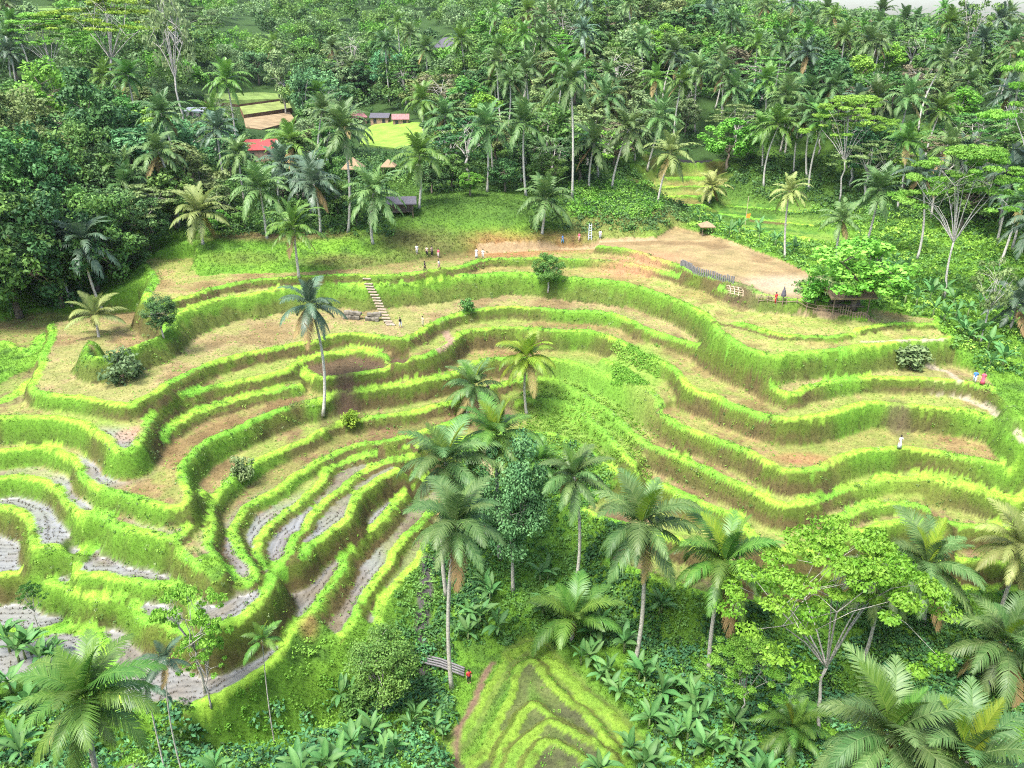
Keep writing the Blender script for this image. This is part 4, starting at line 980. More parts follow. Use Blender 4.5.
# far woods beyond the single trees: one mass per tint
r2 = np.random.default_rng(5)
def open_ok(uu, vv):
    return ~((uu > 8) & (uu < 66) & (vv > 8) & (vv < 46)) & ~((uu > 432) & (uu < 466) & (vv > 40) & (vv < 78)) & ~((uu > 200) & (uu < 296) & (vv > 86) & (vv < 134)) & ~((uu > 356) & (uu < 430) & (vv > 112) & (vv < 152))
for key, NW, sd in (('mid', 820, 1), ('pale', 520, 2), ('bright', 420, 3), ('dark', 380, 4)):
    r2 = np.random.default_rng(sd); yy = 258 + 320 * r2.random(NW) ** 1.15; xx = r2.uniform(-1, 1, NW) * (.68 * yy + 10); zz = ground(xx, yy)
    uu, vv, _ = proj_np(xx, yy, zz); k = (vv > -70) & open_ok(uu, vv)
    xx, yy, zz = xx[k], yy[k], zz[k]; n = len(xx); rad = r2.uniform(3.2, 6.2, n); hh = r2.uniform(6, 13, n); KB = 26
    d = r2.normal(size=(n, KB, 3)); d[..., 2] = np.abs(d[..., 2]) * 1.1 - .25; d /= np.linalg.norm(d, axis=2)[..., None]
    cc = np.stack([xx, yy, zz + hh - rad * .6], 1)[:, None, :] + d * rad[:, None, None] * r2.uniform(.6, 1.05, (n, KB, 1)) * C(1, 1, .75)
    V, Q, T = leaf_cloud(cc.reshape(-1, 3), np.repeat(rad, KB) * r2.uniform(.22, .38, n * KB), 17, .5, sd + 8, tintc=np.clip(np.repeat(r2.uniform(0, .8, n), KB) + r2.uniform(-.15, .15, n * KB), 0, 1))
    tag(ob('distant_woods', mesh_np('distant_woods', V, Q, TL[key], T)), kind='stuff')
# forest floor
r2 = np.random.default_rng(77); NU = 5200; yy = 150 + 190 * r2.random(NU); xx = r2.uniform(-1, 1, NU) * (.70 * yy + 10); zz = ground(xx, yy); uu, vv, _ = proj_np(xx, yy, zz)
k = open_ok(uu, vv) & (vv < np.interp(uu, [p[0] for p in RIDGE], [p[1] for p in RIDGE]) - 4) & ~((uu > 650) & (uu < 722) & (vv > 166))
cc = np.stack([xx, yy, zz + .6], 1)[k]
V, Q, T = leaf_cloud(cc, r2.uniform(.8, 2.2, len(cc)), 30, .34, 78)
tag(ob('forest_undergrowth', mesh_np('forest_undergrowth', V, Q, TL['dark'], T)), kind='stuff')
# ------------------------------------------------------------------ undergrowth: low leaves on every wild slope
def undergrowth(name, n, cond, size, rad, per, key, seed, zoff=.25):
    r = np.random.default_rng(seed)
    idx = np.nonzero(cond.ravel())[0]; idx = r.choice(idx, min(n, len(idx)), replace=False)
    j, i = idx // NX, idx % NX; x = gx[i] + r.uniform(-.1, .1, len(idx)); y = gy[j]; z = ground(x, y)
    rr = rad * r.uniform(.5, 1.35, len(idx)); cc = np.stack([x, y, z + rr * zoff], 1)
    V, Q, T = leaf_cloud(cc, rr, per, size, seed, tintc=np.clip(.35 + (fnoise(x, y, 3, seed) - .5) * 2.2, 0, 1))
    tag(ob(name, mesh_np(name, V, Q, TL[key], T)), kind='stuff')
WILD = (flat_m < .3) & inview & ~onbank & (hgt < -15.5) & (U_ > 180)
GUL = WILD & (U_ > 395) & (U_ < 1100) & (V_ < 720) & ~((U_ > 455) & (U_ < 625) & (V_ > 645))
LOW = (WILD | ((flat_m < .3) & inview & ~onbank & (hgt < -15.5) & (V_ > 700))) & (V_ > 640) & ~((U_ > 452) & (U_ < 640) & (V_ > 640))
RB = (GX > 8) & (GY > 95) & (flat_m < .3) & ~terr & (V_ > 205) & (V_ < 420) & (U_ > 690) & inview
UP = (flat_m < .3) & ~terr & (V_ < 232) & (V_ > 160) & (U_ > 0) & (hgt > 1) & ~((U_ > 385) & (U_ < 530) & (V_ > 192))
UP2 = (flat_m < .3) & ~terr & (V_ > 203) & (V_ < 236) & (U_ > 185) & (U_ < 392)
TOPB = (flat_m < .3) & (U_ > 570) & (U_ < 662) & (V_ > 183) & (V_ < 218)
undergrowth('undergrowth', 2600, GUL, .16, .55, 26, 'mid', 61)
undergrowth('undergrowth', 1500, GUL & (nA > .5), .20, .7, 30, 'dark', 62)
undergrowth('undergrowth', 2600, LOW, .13, .6, 30, 'bright', 63)
undergrowth('undergrowth', 1500, LOW & (nB > .45) & ((V_ > 700) | (U_ > 400)), .24, .8, 26, 'blue', 163)
undergrowth('undergrowth', 1500, LOW & (nB > .5) & ((V_ > 705) | (U_ > 400)), .16, .7, 28, 'dark', 64)
undergrowth('undergrowth', 1500, RB, .22, .8, 26, 'mid', 65)
undergrowth('undergrowth', 900, RB & (nB > .5), .25, .9, 26, 'bright', 66)
undergrowth('undergrowth', 2600, UP, .25, 1.1, 30, 'dark', 67)
undergrowth('undergrowth', 900, UP & (nA > .55), .25, 1.2, 30, 'mid', 167)
undergrowth('undergrowth', 700, TOPB, .22, .8, 30, 'bright', 68)
CARP = (U_ > 520) & (U_ < 650) & (V_ > 375) & (V_ < 480) & (hgt < -13)
undergrowth('creeping_plants', 800, CARP & (D_L > .7), .12, .4, 24, 'bright', 69)
CARP2 = (U_ > 612) & (U_ < 660) & (V_ > 345) & (V_ < 385) & onbank
undergrowth('creeping_plants', 350, CARP2, .12, .4, 24, 'bright', 70)
undergrowth('undergrowth', 420, UP2, .2, .8, 28, 'mid', 181)
undergrowth('undergrowth', 260, UP2 & (nB > .5), .2, 1.0, 28, 'dark', 182)
WEED = (onbank & inview & (V_ < 660) & (V_ > 250)) & (nA > .42)
undergrowth('bank_weeds', 1500, WEED, .085, .30, 18, 'bright', 171, .35)
undergrowth('bank_weeds', 900, WEED & (nB > .5), .09, .34, 18, 'mid', 172, .35)
undergrowth('bank_weeds', 450, WEED & (nD > .5), .08, .30, 16, 'pale', 173, .4)
FLATW = (flat_m > .6) & inview & (V_ > 250) & (WET < .3) & (nB > .52) & (ID_L != LIP_NAMES.index('R0'))
undergrowth('tread_weeds', 1300, FLATW, .07, .20, 12, 'bright', 174, .4)
# ------------------------------------------------------------------ banana plants
GB = {'g': 'banana plants round the lowest spur', 'l': 'banana plants at the bottom left', 'r': 'banana plants behind the right crest', 'm': 'banana plants in the gully'}
LBL = {'g': 'banana plant with broad blue-green leaves right of the lowest small terraces', 'l': 'banana plant with pale broad leaves in the thicket at the bottom left', 'r': 'banana plant in the clump behind the right crest', 'm': 'banana plant in the shade at the head of the small terraces'}
for g, L in dict(g=[(600, 628, 3), (590, 655, 3), (625, 640, 3.2), (608, 668, 2.6), (640, 668, 3), (662, 690, 3.2), (650, 715, 3), (690, 690, 3), (700, 712, 3.2), (675, 735, 3), (630, 745, 2.6), (705, 745, 3), (655, 760, 2.8), (740, 752, 2.8), (620, 690, 2.4), (735, 720, 2.6), (768, 770, 3), (600, 768, 2.6)],
                 l=[(5, 632, 2.8), (28, 642, 2.8), (52, 652, 2.6), (372, 728, 2.8), (352, 742, 2.8), (325, 760, 2.8), (395, 745, 2.4), (350, 690, 2.6), (15, 648, 3), (38, 655, 3), (8, 680, 3), (25, 700, 3), (215, 766, 2.6), (300, 770, 2.6), (415, 712, 2.4), (435, 725, 2.2), (18, 740, 3)],
                 m=[(490, 590, 3), (480, 612, 3), (468, 630, 2.6), (498, 625, 2.6), (545, 600, 3), (548, 570, 2.6), (660, 605, 2.6)],
                 r=[(872, 262, 3.4), (886, 272, 3.4), (896, 258, 3.2), (905, 288, 3.2), (918, 296, 3), (932, 290, 3), (946, 312, 3), (962, 322, 3), (935, 306, 3), (955, 296, 3), (976, 330, 3), (990, 340, 3), (970, 306, 3), (1005, 356, 3), (740, 226, 3), (760, 232, 3), (776, 238, 3), (720, 222, 2.6), (700, 215, 2.6), (795, 246, 2.6)]).items():
    rb = random.Random(len(L)); L = L + [(u + rb.uniform(-14, 14), v + rb.uniform(-10, 10), h * rb.uniform(.7, 1.1)) for u, v, h in L for _ in range(1)]
    for u, v, h in L: banana(hit(u, v, h * .55), h, LBL[g], GB[g])
for u, v, h, lab in ((126, 268, 3.2, 'banana plant at the left end of the high pad by the forest'), (10, 310, 3, 'banana plant at the left edge under the forest wall')):
    banana(hit(u, v, h * .5), h, lab, None)
# ------------------------------------------------------------------ buildings and small structures
M_red = solid('red_roof', (.34, .06, .055), .7, .3, 3); M_pink = solid('faded_red_roof', (.34, .16, .15), .8, .4, 3); M_thatch = solid('thatch', (.30, .215, .125), .95, .4, 10, .6)
M_grey = solid('grey_sheet', (.42, .44, .46), .6, .2, 2); M_dark = solid('dark_tiles', (.10, .095, .11), .7, .3, 4); M_wall = solid('house_wall', (.34, .22, .15), .9, .25, 2); M_white = solid('pale_wall', (.40, .38, .33), .9, .2, 2)
M_wood = solid('weathered_wood', (.25, .19, .13), .9, .4, 8); M_greywood = solid('grey_wood', (.20, .19, .185), .9, .4, 8); M_bamboo = solid('bamboo', (.52, .42, .27), .7, .3, 6); M_glass = solid('dark_window', (.03, .035, .04), .2, .1, 1, 0, .5)
M_stone = solid('pale_stone', (.19, .17, .13), .95, .5, 1.5, .8); M_step = solid('step_boards', (.36, .29, .21), .9, .35, 4)
def gable(w, d, h, over=.3, th=.12, mb=None):
    mb = mb or MB(); a = w / 2 + over; b = d / 2 + over
    for s in (-1, 1):
        p = [(-a, s * b, 0), (a, s * b, 0), (a, 0, h), (-a, 0, h)]
        q = [(x, y, z + th) for x, y, z in p]
        mb.add(p + q, [[0, 1, 2, 3], [7, 6, 5, 4], [0, 4, 5, 1], [1, 5, 6, 2], [2, 6, 7, 3], [3, 7, 4, 0]])
    return mb
def hip(w, d, h, ridge=.4, over=.4):
    mb = MB(); a, b, r = w / 2 + over, d / 2 + over, w * ridge / 2
    v = [(-a, -b, 0), (a, -b, 0), (a, b, 0), (-a, b, 0), (-r, 0, h), (r, 0, h)]
    v += [(x, y, z - .15) for x, y, z in v[:4]]
    mb.add(v, [[0, 1, 5, 4], [1, 2, 5], [2, 3, 4, 5], [3, 0, 4], [6, 7, 1, 0], [7, 8, 2, 1], [8, 9, 3, 2], [9, 6, 0, 3], [9, 8, 7, 6]]); return mb
def house(loc, w, d, hw, hr, roofm, wallm, label, rz=0, kind='gable', name='house', cat='house', over=.35, wins=2):
    root = empty(name, loc, rz); tag(root, label, cat)
    mb = MB(); mb.box((0, 0, hw / 2 - .6), (w, d, hw + 1.2))
    if kind == 'gable':
        for s in (-1, 1): mb.add([(s * w / 2, -d / 2, hw), (s * w / 2, d / 2, hw), (s * w / 2, 0, hw + hr - .02)], [[0, 1, 2]])
    ob('wall', mb.mesh('wall', wallm), root)
    ob('roof', (gable(w, d, hr, over) if kind == 'gable' else hip(w, d, hr)).mesh('roof', roofm), root, (0, 0, hw))
    for k in range(wins):
        f = MB(); f.box((0, 0, 0), (.9, .06, 1.1)); fx = (k - (wins - 1) / 2) * w / max(1, wins)
        wo = ob('window', f.mesh('window', M_glass), root, (fx, -d / 2 - .033, hw * .55))
        fr = MB()
        for c, s in (((0, 0, .6), (1.1, .1, .1)), ((0, 0, -.6), (1.1, .1, .1)), ((-.5, 0, 0), (.1, .1, 1.1)), ((.5, 0, 0), (.1, .1, 1.1))): fr.box(c, s)
        ob('frame', fr.mesh('frame', M_wood), wo, (0, -.01, 0))
    return root
def shelter(loc, w, d, hp, hr, roofm, label, rz=0, kind='gable', name='shelter', wall=True):
    root = empty(name, loc, rz); tag(root, label, 'shelter')
    for sx in (-1, 1):
        for sy in (-1, 1):
            p = MB(); p.tube([(0, 0, -.8), (0, 0, hp)], .08, 6); ob('post', p.mesh('post', M_wood), root, (sx * w * .45, sy * d * .45, 0))
    if wall:
        b = MB(); b.box((0, d * .42, hp * .4), (w * .86, .06, hp * .8)); ob('wall', b.mesh('wall', M_wood), root)
        t = MB(); t.box((0, 0, .45), (w * .8, d * .5, .1)); ob('platform', t.mesh('platform', M_wood), root)
    ob('roof', (gable(w, d, hr, .5, .2) if kind == 'gable' else hip(w, d, hr, .1, .4)).mesh('roof', roofm), root, (0, 0, hp))
    return root
house(hit(262, 160), 8, 5.5, 2.6, 2.2, M_red, M_wall, 'small house with a bright red gabled roof among the palms', rz=.25)
house(hit(200, 116), 6.5, 4.5, 1.5, .9, M_grey, M_white, 'low building with a pale grey sheet roof beside the left fields', rz=-.15)
house(hit(358, 122), 5.2, 4.2, 1.6, 2.0, M_pink, M_wall, 'house with a faded pink-red roof behind the bright green field', rz=.2, kind='hip')
house(hit(381, 124), 5.4, 4.5, 1.9, 1.2, M_dark, M_wall, 'brown-roofed house in the middle of the row behind the bright field', rz=-.05)
house(hit(401, 125), 4.6, 4.2, 1.7, 1.4, M_pink, M_wall, 'orange-walled house at the right end of the row behind the bright field', rz=.1)
house(hit(449, 58), 11, 8, 3.6, 3.6, M_dark, M_wood, 'tall building with a dark hipped roof high in the middle forest', kind='hip', name='villa', cat='building', wins=3)
shelter(hit(354, 178), 3.8, 3.8, 2.2, 2.2, M_thatch, 'pyramid-roofed thatched hut in the trees behind the ridge', kind='hip', name='thatched_hut', wall=False)
shelter(hit(389, 174), 2.6, 2.6, 1.8, 1.4, M_thatch, 'smaller thatched hut right of the pyramid-roofed one', kind='hip', name='thatched_hut', wall=False)
shelter(hit(402, 214), 4.6, 3.0, 2.0, 1.0, M_dark, 'dark wooden shelter under the palms on the ridge', rz=.1, name='wooden_shelter')
shelter(hit(706, 233), 2.0, 2.0, 1.4, .8, M_thatch, 'tiny thatched shelter at the back edge of the brown field', kind='hip', name='field_shelter', wall=False)
shelter(hit(846, 309), 5.5, 3.0, 1.9, .8, M_thatch, 'low hut with a flat thatched roof half under the broad bright tree', rz=.05, name='field_hut')
# red-brown field terraces and the bright field far behind
def field(name, pts, z, col, green, skirt=5):
    P3 = [hit(u, v) for u, v in pts]; P3 = [(x, y, g + z) for x, y, g in P3]; n = len(P3)
    V = [p for p in P3] + [(x, y, z - skirt) for x, y, z in P3]
    m = solid('field_' + name, col, .95, .35, .35, .3)
    me = bpy.data.meshes.new(name); me.from_pydata(V, [], [list(range(n))] + [[i, i + n, (i + 1) % n + n, (i + 1) % n] for i in range(n)])
    me.materials.append(m); b = solid('bank_' + name, green, .95, .4, .5, .3); me.materials.append(b)
    for k, p in enumerate(me.polygons): p.material_index = 0 if k == 0 else 1
    me.update(); tag(ob(name, me), kind='structure')
def gzuv(u, v): return hit(u, v)[2]
field('bright_field', [(366, 130), (380, 122), (425, 124), (424, 142), (398, 150), (360, 145)], .35, (.20, .33, .045), (.12, .22, .04), 1.5)
field('brown_field', [(244, 120), (290, 114), (296, 122), (262, 131), (246, 129)], .5, (.27, .20, .11), (.20, .13, .07), 2.2)
field('brown_field', [(240, 109), (288, 103), (292, 110), (244, 117)], .7, (.20, .25, .07), (.24, .13, .07), 2.5)
field('brown_field', [(205, 97), (262, 95), (286, 97), (284, 101), (238, 107), (204, 103)], .6, (.17, .25, .06), (.24, .14, .08), 2.5)
for k in range(6): field('far_rice_steps', [(14, 25 - 3 * k), (60, 25 - 3 * k), (58, 22.9 - 3 * k), (16, 22.9 - 3 * k)], .9, (.15, .25, .06), (.12, .13, .05), 2)
# stairs
top = np.array(hit(367, 280)); bot = np.array(hit(391, 326)); root = empty('stairs', tuple(bot)); tag(root, 'pale stepped stairway climbing the grassy bank', 'stairs')
for k in range(17):
    t = k / 16; p = (top - bot) * t; s = MB(); s.box((0, 0, 0), (1.35, .42, .14)); zz = gz(*(bot + p)[:2])
    ob('step', s.mesh('step', M_step), root, (p[0] + rnd.uniform(-.06, .06), p[1], max(zz - bot[2], p[2] - .4) + .12), (rnd.uniform(-.03, .03), 0, -.12))
# stone wall by the stairs
root = MB(); rs = random.Random(4); a = np.array(hit(343, 322)); b = np.array(hit(379, 325))
for k in range(11):
    for q in range(2):
        t = (k + .5 * (q % 2)) / 11; p = a + (b - a) * t
        if 5 <= k <= 6 and q < 2: continue
        root.box((p[0], p[1] + 1.6 + .22 * q + rs.uniform(-.12, .12), p[2] + .3 + q * .62), (rs.uniform(.5, .8), .7, rs.uniform(.5, .72)), rs.uniform(-.25, .25), rs.uniform(-.2, .2))
wl_ = ob('stone_wall', root.mesh('stone_wall', M_stone)); bv = wl_.modifiers.new('b', 'BEVEL'); bv.width = .12; bv.segments = 2
tag(wl_, 'rough pale stone wall with a dark opening beside the stairway', 'wall')
# fences
def fence_line(P, n, hgt_, r, name, label, mat, rails=(), post='picket', var=.1):
    P = [np.array(hit(*p)) for p in P]; L = np.cumsum([0] + [np.linalg.norm(b - a) for a, b in zip(P, P[1:])])
    root = empty(name, tuple(P[0])); tag(root, label, 'fence'); tops = []
    for k in range(n):
        d = L[-1] * k / (n - 1); i = min(int(np.searchsorted(L, d, 'right')) - 1, len(P) - 2); t = (d - L[i]) / (L[i + 1] - L[i]); p = P[i] + (P[i + 1] - P[i]) * t; p[2] = gz(p[0], p[1])
        h = hgt_ * (1 + rnd.uniform(-var, var)); m = MB(); m.tube([(0, 0, -.3), (rnd.uniform(-.05, .05), 0, h)], [r, r * .8], 6)
        ob(post, m.mesh(post, mat), root, tuple(p - P[0])); tops.append(p - P[0])
    for z in rails:
        m = MB(); m.tube([q + np.array([0, -.06, z]) for q in tops], r * .7, 5); ob('rail', m.mesh('rail', mat), root)
fence_line([(681, 266), (696, 274), (715, 279), (733, 284)], 30, 1.0, .15, 'picket_fence', 'row of grey wooden pickets along the edge of the brown field', M_greywood)
fence_line([(758, 304), (780, 308), (812, 311), (838, 314)], 9, 1.0, .07, 'rail_fence', 'brown rail fence along the path below the hut', M_wood, (.35, .85), 'post')
fence_line([(840, 314), (852, 318), (868, 321)], 12, 1.1, .08, 'stick_fence', 'ragged dark stick fence under the broad bright tree', M_wood, (.7,), 'stick', .35)
# bamboo lattice over the dark seed bed
c = np.array(hit(741, 294)); root = empty('bamboo_trellis', tuple(c)); tag(root, 'pale bamboo lattice over a dark seed bed beside the picket fence', 'trellis')
for k in range(7):
    m = MB(); x = -1.9 + k * .65; m.tube([(x, -.9, .1 - .12 * k), (x + .25, .0, .7 - .12 * k), (x + .3, 1.0, .9 - .12 * k)], .055, 5); ob('pole', m.mesh('pole', M_bamboo), root)
for k in range(4):
    m = MB(); y = -.8 + k * .55; m.tube([(-2.1, y, .30 + .22 * k), (2.3, y, .30 + .22 * k - .8)], .055, 5); ob('pole', m.mesh('pole', M_bamboo), root)
# post with a dark cap, and the one with orange cloth
def capped(loc, h, label, capm, name, w=.35):
    root = empty(name, loc); tag(root, label, 'post'); m = MB(); m.tube([(0, 0, -.2), (0, 0, h)], .07, 6); ob('pole', m.mesh('pole', M_wood), root)
    m = MB(); m.lathe([(w, 0), (w * 1.05, .25), (w * .7, .8), (w * .4, 1.0), (.03, 1.5)], 8, (0, 0, h - .2)); ob('cap', m.mesh('cap', capm), root)
capped(hit(782, 307), 1.6, 'post with a dark woven cap beside the field fence', M_dark, 'shrine_post')
M_orange = solid('orange_cloth', (.75, .28, .03), .8, .2, 3)
root = empty('flag_pole', hit(745, 225)); tag(root, 'thin pole with a small orange cloth on the green far terraces', 'pole'); m = MB(); m.tube([(0, 0, -.2), (.1, 0, 6)], .06, 5); ob('pole', m.mesh('pole', M_bamboo), root)
m = MB(); m.add([(0, 0, 2.4), (.5, .05, 2.3), (.9, 0, 2.5), (.9, 0, 1.5), (.45, -.05, 1.3), (0, 0, 1.6), (0, .04, 2.4), (.5, .09, 2.3), (.9, .04, 2.5), (.9, .04, 1.5), (.45, -.01, 1.3), (0, .04, 1.6)], [[0, 1, 4, 5], [1, 2, 3, 4], [7, 6, 11, 10], [8, 7, 10, 9], [0, 6, 7, 1], [1, 7, 8, 2], [2, 8, 9, 3], [3, 9, 10, 4], [4, 10, 11, 5], [5, 11, 6, 0]]); ob('cloth', m.mesh('cloth', M_orange), root)
# pole bridge by the dirt path
a = np.array(hit(420, 666)); b = np.array(hit(462, 678)); root = empty('pole_footbridge', tuple(a)); tag(root, 'narrow footbridge of grey poles across the dark channel', 'bridge')
for k in range(4):
    m = MB(); o_ = np.array([0, .35 * k, .35]); m.tube([o_ - (b - a) * .08, o_ + (b - a) * .5 + np.array([0, 0, .25]), o_ + (b - a) * 1.05], .10, 6); ob('pole', m.mesh('pole', M_greywood), root)
# ladder-like frame on the ridge
root = empty('white_frame', hit(590, 241)); tag(root, 'narrow white-blue ladder frame standing on the ridge path', 'frame'); M_lad = solid('white_paint', (.5, .56, .62), .6, .1, 2, 0)
for s in (-1, 1): m = MB(); m.tube([(s * .3, 0, 0), (s * .22, .2, 3.0)], .07, 5); ob('rail', m.mesh('rail', M_lad), root)
for k in range(6): m = MB(); m.tube([(-.29, .03 * k, .4 + .45 * k), (.29, .03 * k, .4 + .45 * k)], .06, 5); ob('rung', m.mesh('rung', M_lad), root)
# ------------------------------------------------------------------ people
M_skin = solid('skin', (.42, .25, .17), .6, .08, 4, 0)
CLOTH = {}
def cloth(c):
    if c not in CLOTH: CLOTH[c] = solid('cloth_%d' % len(CLOTH), c, .85, .12, 8, .1)
    return CLOTH[c]
def ring_body(secs, mat, name, n=14):
    """closed skin through elliptical sections (x, y, z, rx, ry)"""
    V = []; f = []
    for x, y, z, rx, ry in secs:
        for i in range(n): a = i * 2 * math.pi / n; V.append((x + rx * math.cos(a), y + ry * math.sin(a), z))
    m = len(secs)
    for k in range(m - 1):
        for i in range(n): f.append([k * n + i, k * n + (i + 1) % n, (k + 1) * n + (i + 1) % n, (k + 1) * n + i])
    f += [list(range(n))[::-1], [(m - 1) * n + i for i in range(n)]]
    me = bpy.data.meshes.new(name); me.from_pydata(V, [], f); me.materials.append(mat); me.polygons.foreach_set('use_smooth', np.ones(len(me.polygons), bool)); me.update(); return me
def skin_body(stride, arm, seed):
    """one continuous figure, 1.68 m: joints grown into a surface with the Skin modifier"""
    J = [(0, 0, .93), (0, 0, 1.12), (0, .01, 1.32), (0, .01, 1.42), (0, 0, 1.50), (0, -.02, 1.58), (0, -.01, 1.66)]
    Rr = [.13, .115, .13, .08, .055, .085, .07]; E = [(0, 1), (1, 2), (2, 3), (3, 4), (4, 5), (5, 6)]
    for s in (-1, 1):
        k = len(J); st = stride * s
        J += [(s * .10, 0, .86), (s * .11, -st * .5 - .03, .48), (s * .11, -st * .8 + .03, .09), (s * .12, -st * .8 - .13, .035)]; Rr += [.095, .06, .042, .035]
        E += [(0, k), (k, k + 1), (k + 1, k + 2), (k + 2, k + 3)]
        k = len(J); aa = arm if s > 0 else 0
        J += [(s * .19, .01, 1.36), (s * .25, st * .25 - .08 * aa, 1.10 + .05 * aa), (s * (.25 - .1 * aa), st * .4 - .12 - .16 * aa, .87 + .30 * aa), (s * (.25 - .12 * aa), st * .4 - .16 - .2 * aa, .78 + .38 * aa)]; Rr += [.06, .043, .032, .028]
        E += [(2, k), (k, k + 1), (k + 1, k + 2), (k + 2, k + 3)]
    me = bpy.data.meshes.new('person_body'); me.from_pydata(J, E, []); o = bpy.data.objects.new('tmp', me); COL.objects.link(o)
    md = o.modifiers.new('s', 'SKIN'); me.skin_vertices or None
    for i, r in enumerate(Rr): me.skin_vertices[0].data[i].radius = (r, r * .85) if i < 3 else (r, r)
    me.skin_vertices[0].data[0].use_root = True
    md2 = o.modifiers.new('u', 'SUBSURF'); md2.levels = 2; md2.render_levels = 2
    dg = bpy.context.evaluated_depsgraph_get(); dg.update(); m2 = bpy.data.meshes.new_from_object(o.evaluated_get(dg)); bpy.data.objects.remove(o)
    m2.materials.clear(); m2.materials.append(M_skin); m2.polygons.foreach_set('use_smooth', np.ones(len(m2.polygons), bool)); return m2
BODY = [skin_body(.0, 0, 1), skin_body(.22, 0, 2), skin_body(.05, 1, 3)]
HAIRM = solid('dark_hair', (.03, .025, .02), .6, .2, 10, .2)
HAIR = ring_body([(0, .02, 1.50, .07, .06), (0, .01, 1.58, .10, .10), (0, .02, 1.66, .10, .10), (0, .02, 1.72, .07, .075), (0, .02, 1.745, .02, .02)], HAIRM, 'hair')
HATM = solid('straw_hat', (.60, .50, .30), .9, .2, 10, .3)
HAT = ring_body([(0, 0, 1.66, .27, .27), (0, 0, 1.68, .26, .26), (0, 0, 1.72, .12, .12), (0, 0, 1.80, .09, .09), (0, 0, 1.82, .02, .02)], HATM, 'hat')
def person(u, v, top, bottom, label, pose=0, dress=False, hat=False, rz=0):
    root = empty('person', hit(u, v), rz); tag(root, label, 'person', None)
    ob('body', BODY[pose], root)
    ob('shirt', ring_body([(0, 0, .88, .17, .135), (0, 0, 1.0, .165, .13), (0, 0, 1.12, .155, .125), (0, .01, 1.30, .19, .14), (0, .01, 1.40, .16, .11), (0, .01, 1.46, .07, .065)], cloth(top), 'shirt'), root)
    for s in (-1, 1):
        m = MB(); st = (.22 if pose == 1 else .05) * s; aa = 1 if (pose == 2 and s > 0) else 0
        m.tube([(s * .155, .01, 1.39), (s * .215, st * .12 - .04 * aa, 1.24), (s * .25, st * .25 - .08 * aa, 1.11 + .05 * aa)], [.075, .07, .06], 8); ob('sleeve', m.mesh('sleeve', cloth(top), True), root)
    if dress: ob('skirt', ring_body([(0, 0, .12, .30, .26), (0, 0, .5, .24, .2), (0, 0, .9, .18, .145), (0, 0, 1.0, .15, .12)], cloth(bottom), 'skirt'), root)
    else:
        for s in (-1, 1):
            st = (.22 if pose == 1 else .0) * s; m = MB(); m.tube([(s * .085, 0, .97), (s * .105, -.02 - st * .1, .8), (s * .11, -st * .5 - .03, .48), (s * .11, -st * .72, .18)], [.125, .115, .085, .07], 9); ob('trouser_leg', m.mesh('trouser_leg', cloth(bottom), True), root)
    ob('hat' if hat else 'hair', HAT if hat else HAIR, root)
    for s in (-1, 1):
        e = MB(); e.lathe([(.002, -.012), (.012, 0), (.002, .012)], 6, (s * .032, -.105, 1.605)); ob('eye', e.mesh('eye', M_glass), root)
    n_ = MB(); n_.tube([(0, -.10, 1.60), (0, -.125, 1.565)], [.01, .017], 5); ob('nose', n_.mesh('nose', M_skin, True), root)
W = (.62, .62, .60); K = (.03, .03, .035); BL_ = (.07, .22, .55); PK = (.75, .12, .18); RD = (.60, .05, .05); SK = (.55, .42, .32)
person(899, 449, W, W, 'woman in a long white dress with dark hair on the middle right terrace', 2, True, rz=.3)
person(974, 383, BL_, (.55, .6, .68), 'walker in a blue top on the right-hand path', 1, rz=-.6)
person(982, 385, PK, PK, 'walker in a pink dress on the right-hand path', 1, True, rz=-.6)
person(775, 306, RD, RD, 'person in red beside the field fence', 0, rz=.5)
person(400.5, 328, K, W, 'walker in a dark top at the foot of the stairway', 1, rz=.9)
person(423, 327, (.60, .52, .30), (.5, .45, .3), 'person in khaki on the path right of the stairway', 2, rz=-.9)
person(425, 272, K, K, 'walker all in black on the grassy ridge', 1, rz=1.2)
person(439, 270, W, (.45, .25, .22), 'walker in a white top behind the one in black', 1, rz=1.2)
person(417, 255, W, (.4, .38, .36), 'person in a white shirt at the left of the ridge group', 0, rz=.4)
person(427, 256, SK, K, 'person in a tan top in the ridge group', 0, rz=-.4)
person(432, 257, (.30, .22, .18), K, 'person in a brown top in the ridge group', 0, rz=.8)
person(438.5, 258, PK, (.6, .5, .45), 'person in a pinkish top at the right of the ridge group', 0, rz=-.8)
person(476.5, 258, W, W, 'person in a long white robe on the ridge path', 0, True, rz=.2)
person(483, 259, (.70, .62, .52), (.55, .5, .42), 'person in beige beside the white-robed one', 0, rz=-.2)
person(562.5, 244, BL_, (.10, .30, .50), 'person in blue on the ridge path below the leaning palm', 1, rz=1.0)
person(579, 243, PK, (.6, .35, .3), 'person in pink on the ridge path left of the ladder frame', 1, rz=-1.0)
person(600, 241, (.70, .72, .75), (.35, .38, .42), 'person in pale grey on the ridge path right of the ladder frame', 0)
person(488, 397, K, (.45, .35, .3), 'dark-haired person at the head of the gully', 0, rz=.4)
person(485, 537, RD, W, 'person in a red cap and top under the spreading gully palm', 2, rz=-.3)
person(706, 231, W, (.7, .5, .1), 'person with a straw hat at the back of the brown field', 0, hat=True)
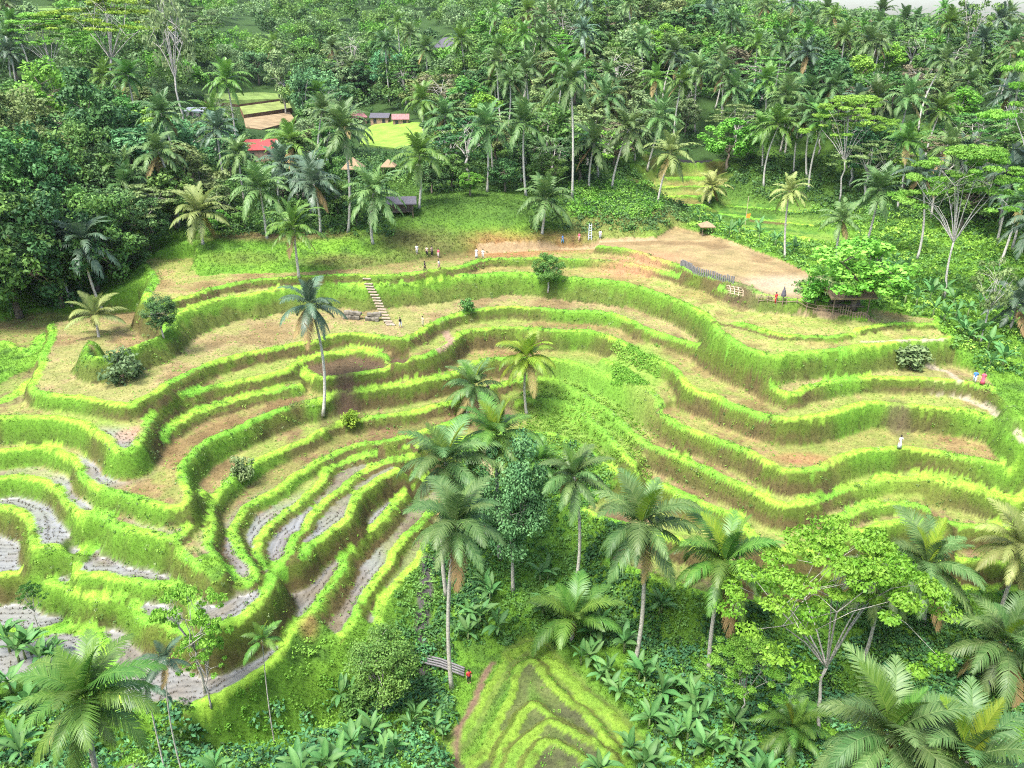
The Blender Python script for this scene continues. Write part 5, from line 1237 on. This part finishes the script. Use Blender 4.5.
person(469, 684, RD, K, 'person in red on the dirt path by the lowest terraces', 0, rz=.4)
# ------------------------------------------------------------------ daylight
w = bpy.data.worlds.new('World'); SC.world = w; w.use_nodes = True
nt = w.node_tree; bg = nt.nodes['Background']; sky = nt.nodes.new('ShaderNodeTexSky'); sky.sky_type = 'NISHITA'; sky.sun_disc = False
SUN_EL, SUN_AZ = R(64), R(-140)                 # azimuth from +Y, clockwise
sky.sun_elevation = SUN_EL; sky.sun_rotation = SUN_AZ; sky.altitude = 300; sky.air_density = 1.0; sky.dust_density = 4.0; sky.ozone_density = 1.0
nt.links.new(sky.outputs[0], bg.inputs['Color']); bg.inputs['Strength'].default_value = .13
sl = bpy.data.lights.new('sun', 'SUN'); sl.energy = 2.0; sl.angle = R(18); sl.color = (1, .99, .97)
so = bpy.data.objects.new('sun', sl); COL.objects.link(so)
dv = Vector((math.sin(SUN_AZ) * math.cos(SUN_EL), math.cos(SUN_AZ) * math.cos(SUN_EL), math.sin(SUN_EL)))
so.rotation_euler = (-dv).to_track_quat('-Z', 'Y').to_euler()
SC.view_settings.view_transform = 'Standard'; SC.view_settings.look = 'None'; SC.view_settings.exposure = 1.82; SC.view_settings.gamma = 1
SC.cycles.max_bounces = 4; SC.cycles.diffuse_bounces = 1; SC.cycles.transmission_bounces = 3; SC.cycles.transparent_max_bounces = 4; SC.cycles.use_denoising = False; SC.cycles.filter_width = 1.1

# ------------------------------------------------------------------ moist air over the valley
m = bpy.data.materials.new('haze'); m.use_nodes = True; nt = m.node_tree; nt.nodes.remove(nt.nodes['Principled BSDF'])
pv = nt.nodes.new('ShaderNodeVolumePrincipled'); pv.inputs['Color'].default_value = (.93, .96, 1, 1); pv.inputs['Density'].default_value = .00005; pv.inputs['Anisotropy'].default_value = .2
nt.links.new(pv.outputs[0], nt.nodes['Material Output'].inputs['Volume'])
hb_ = MB(); hb_.box((0, 390, 60), (1300, 1060, 190)); tag(ob('haze', hb_.mesh('haze', m)), kind='stuff')
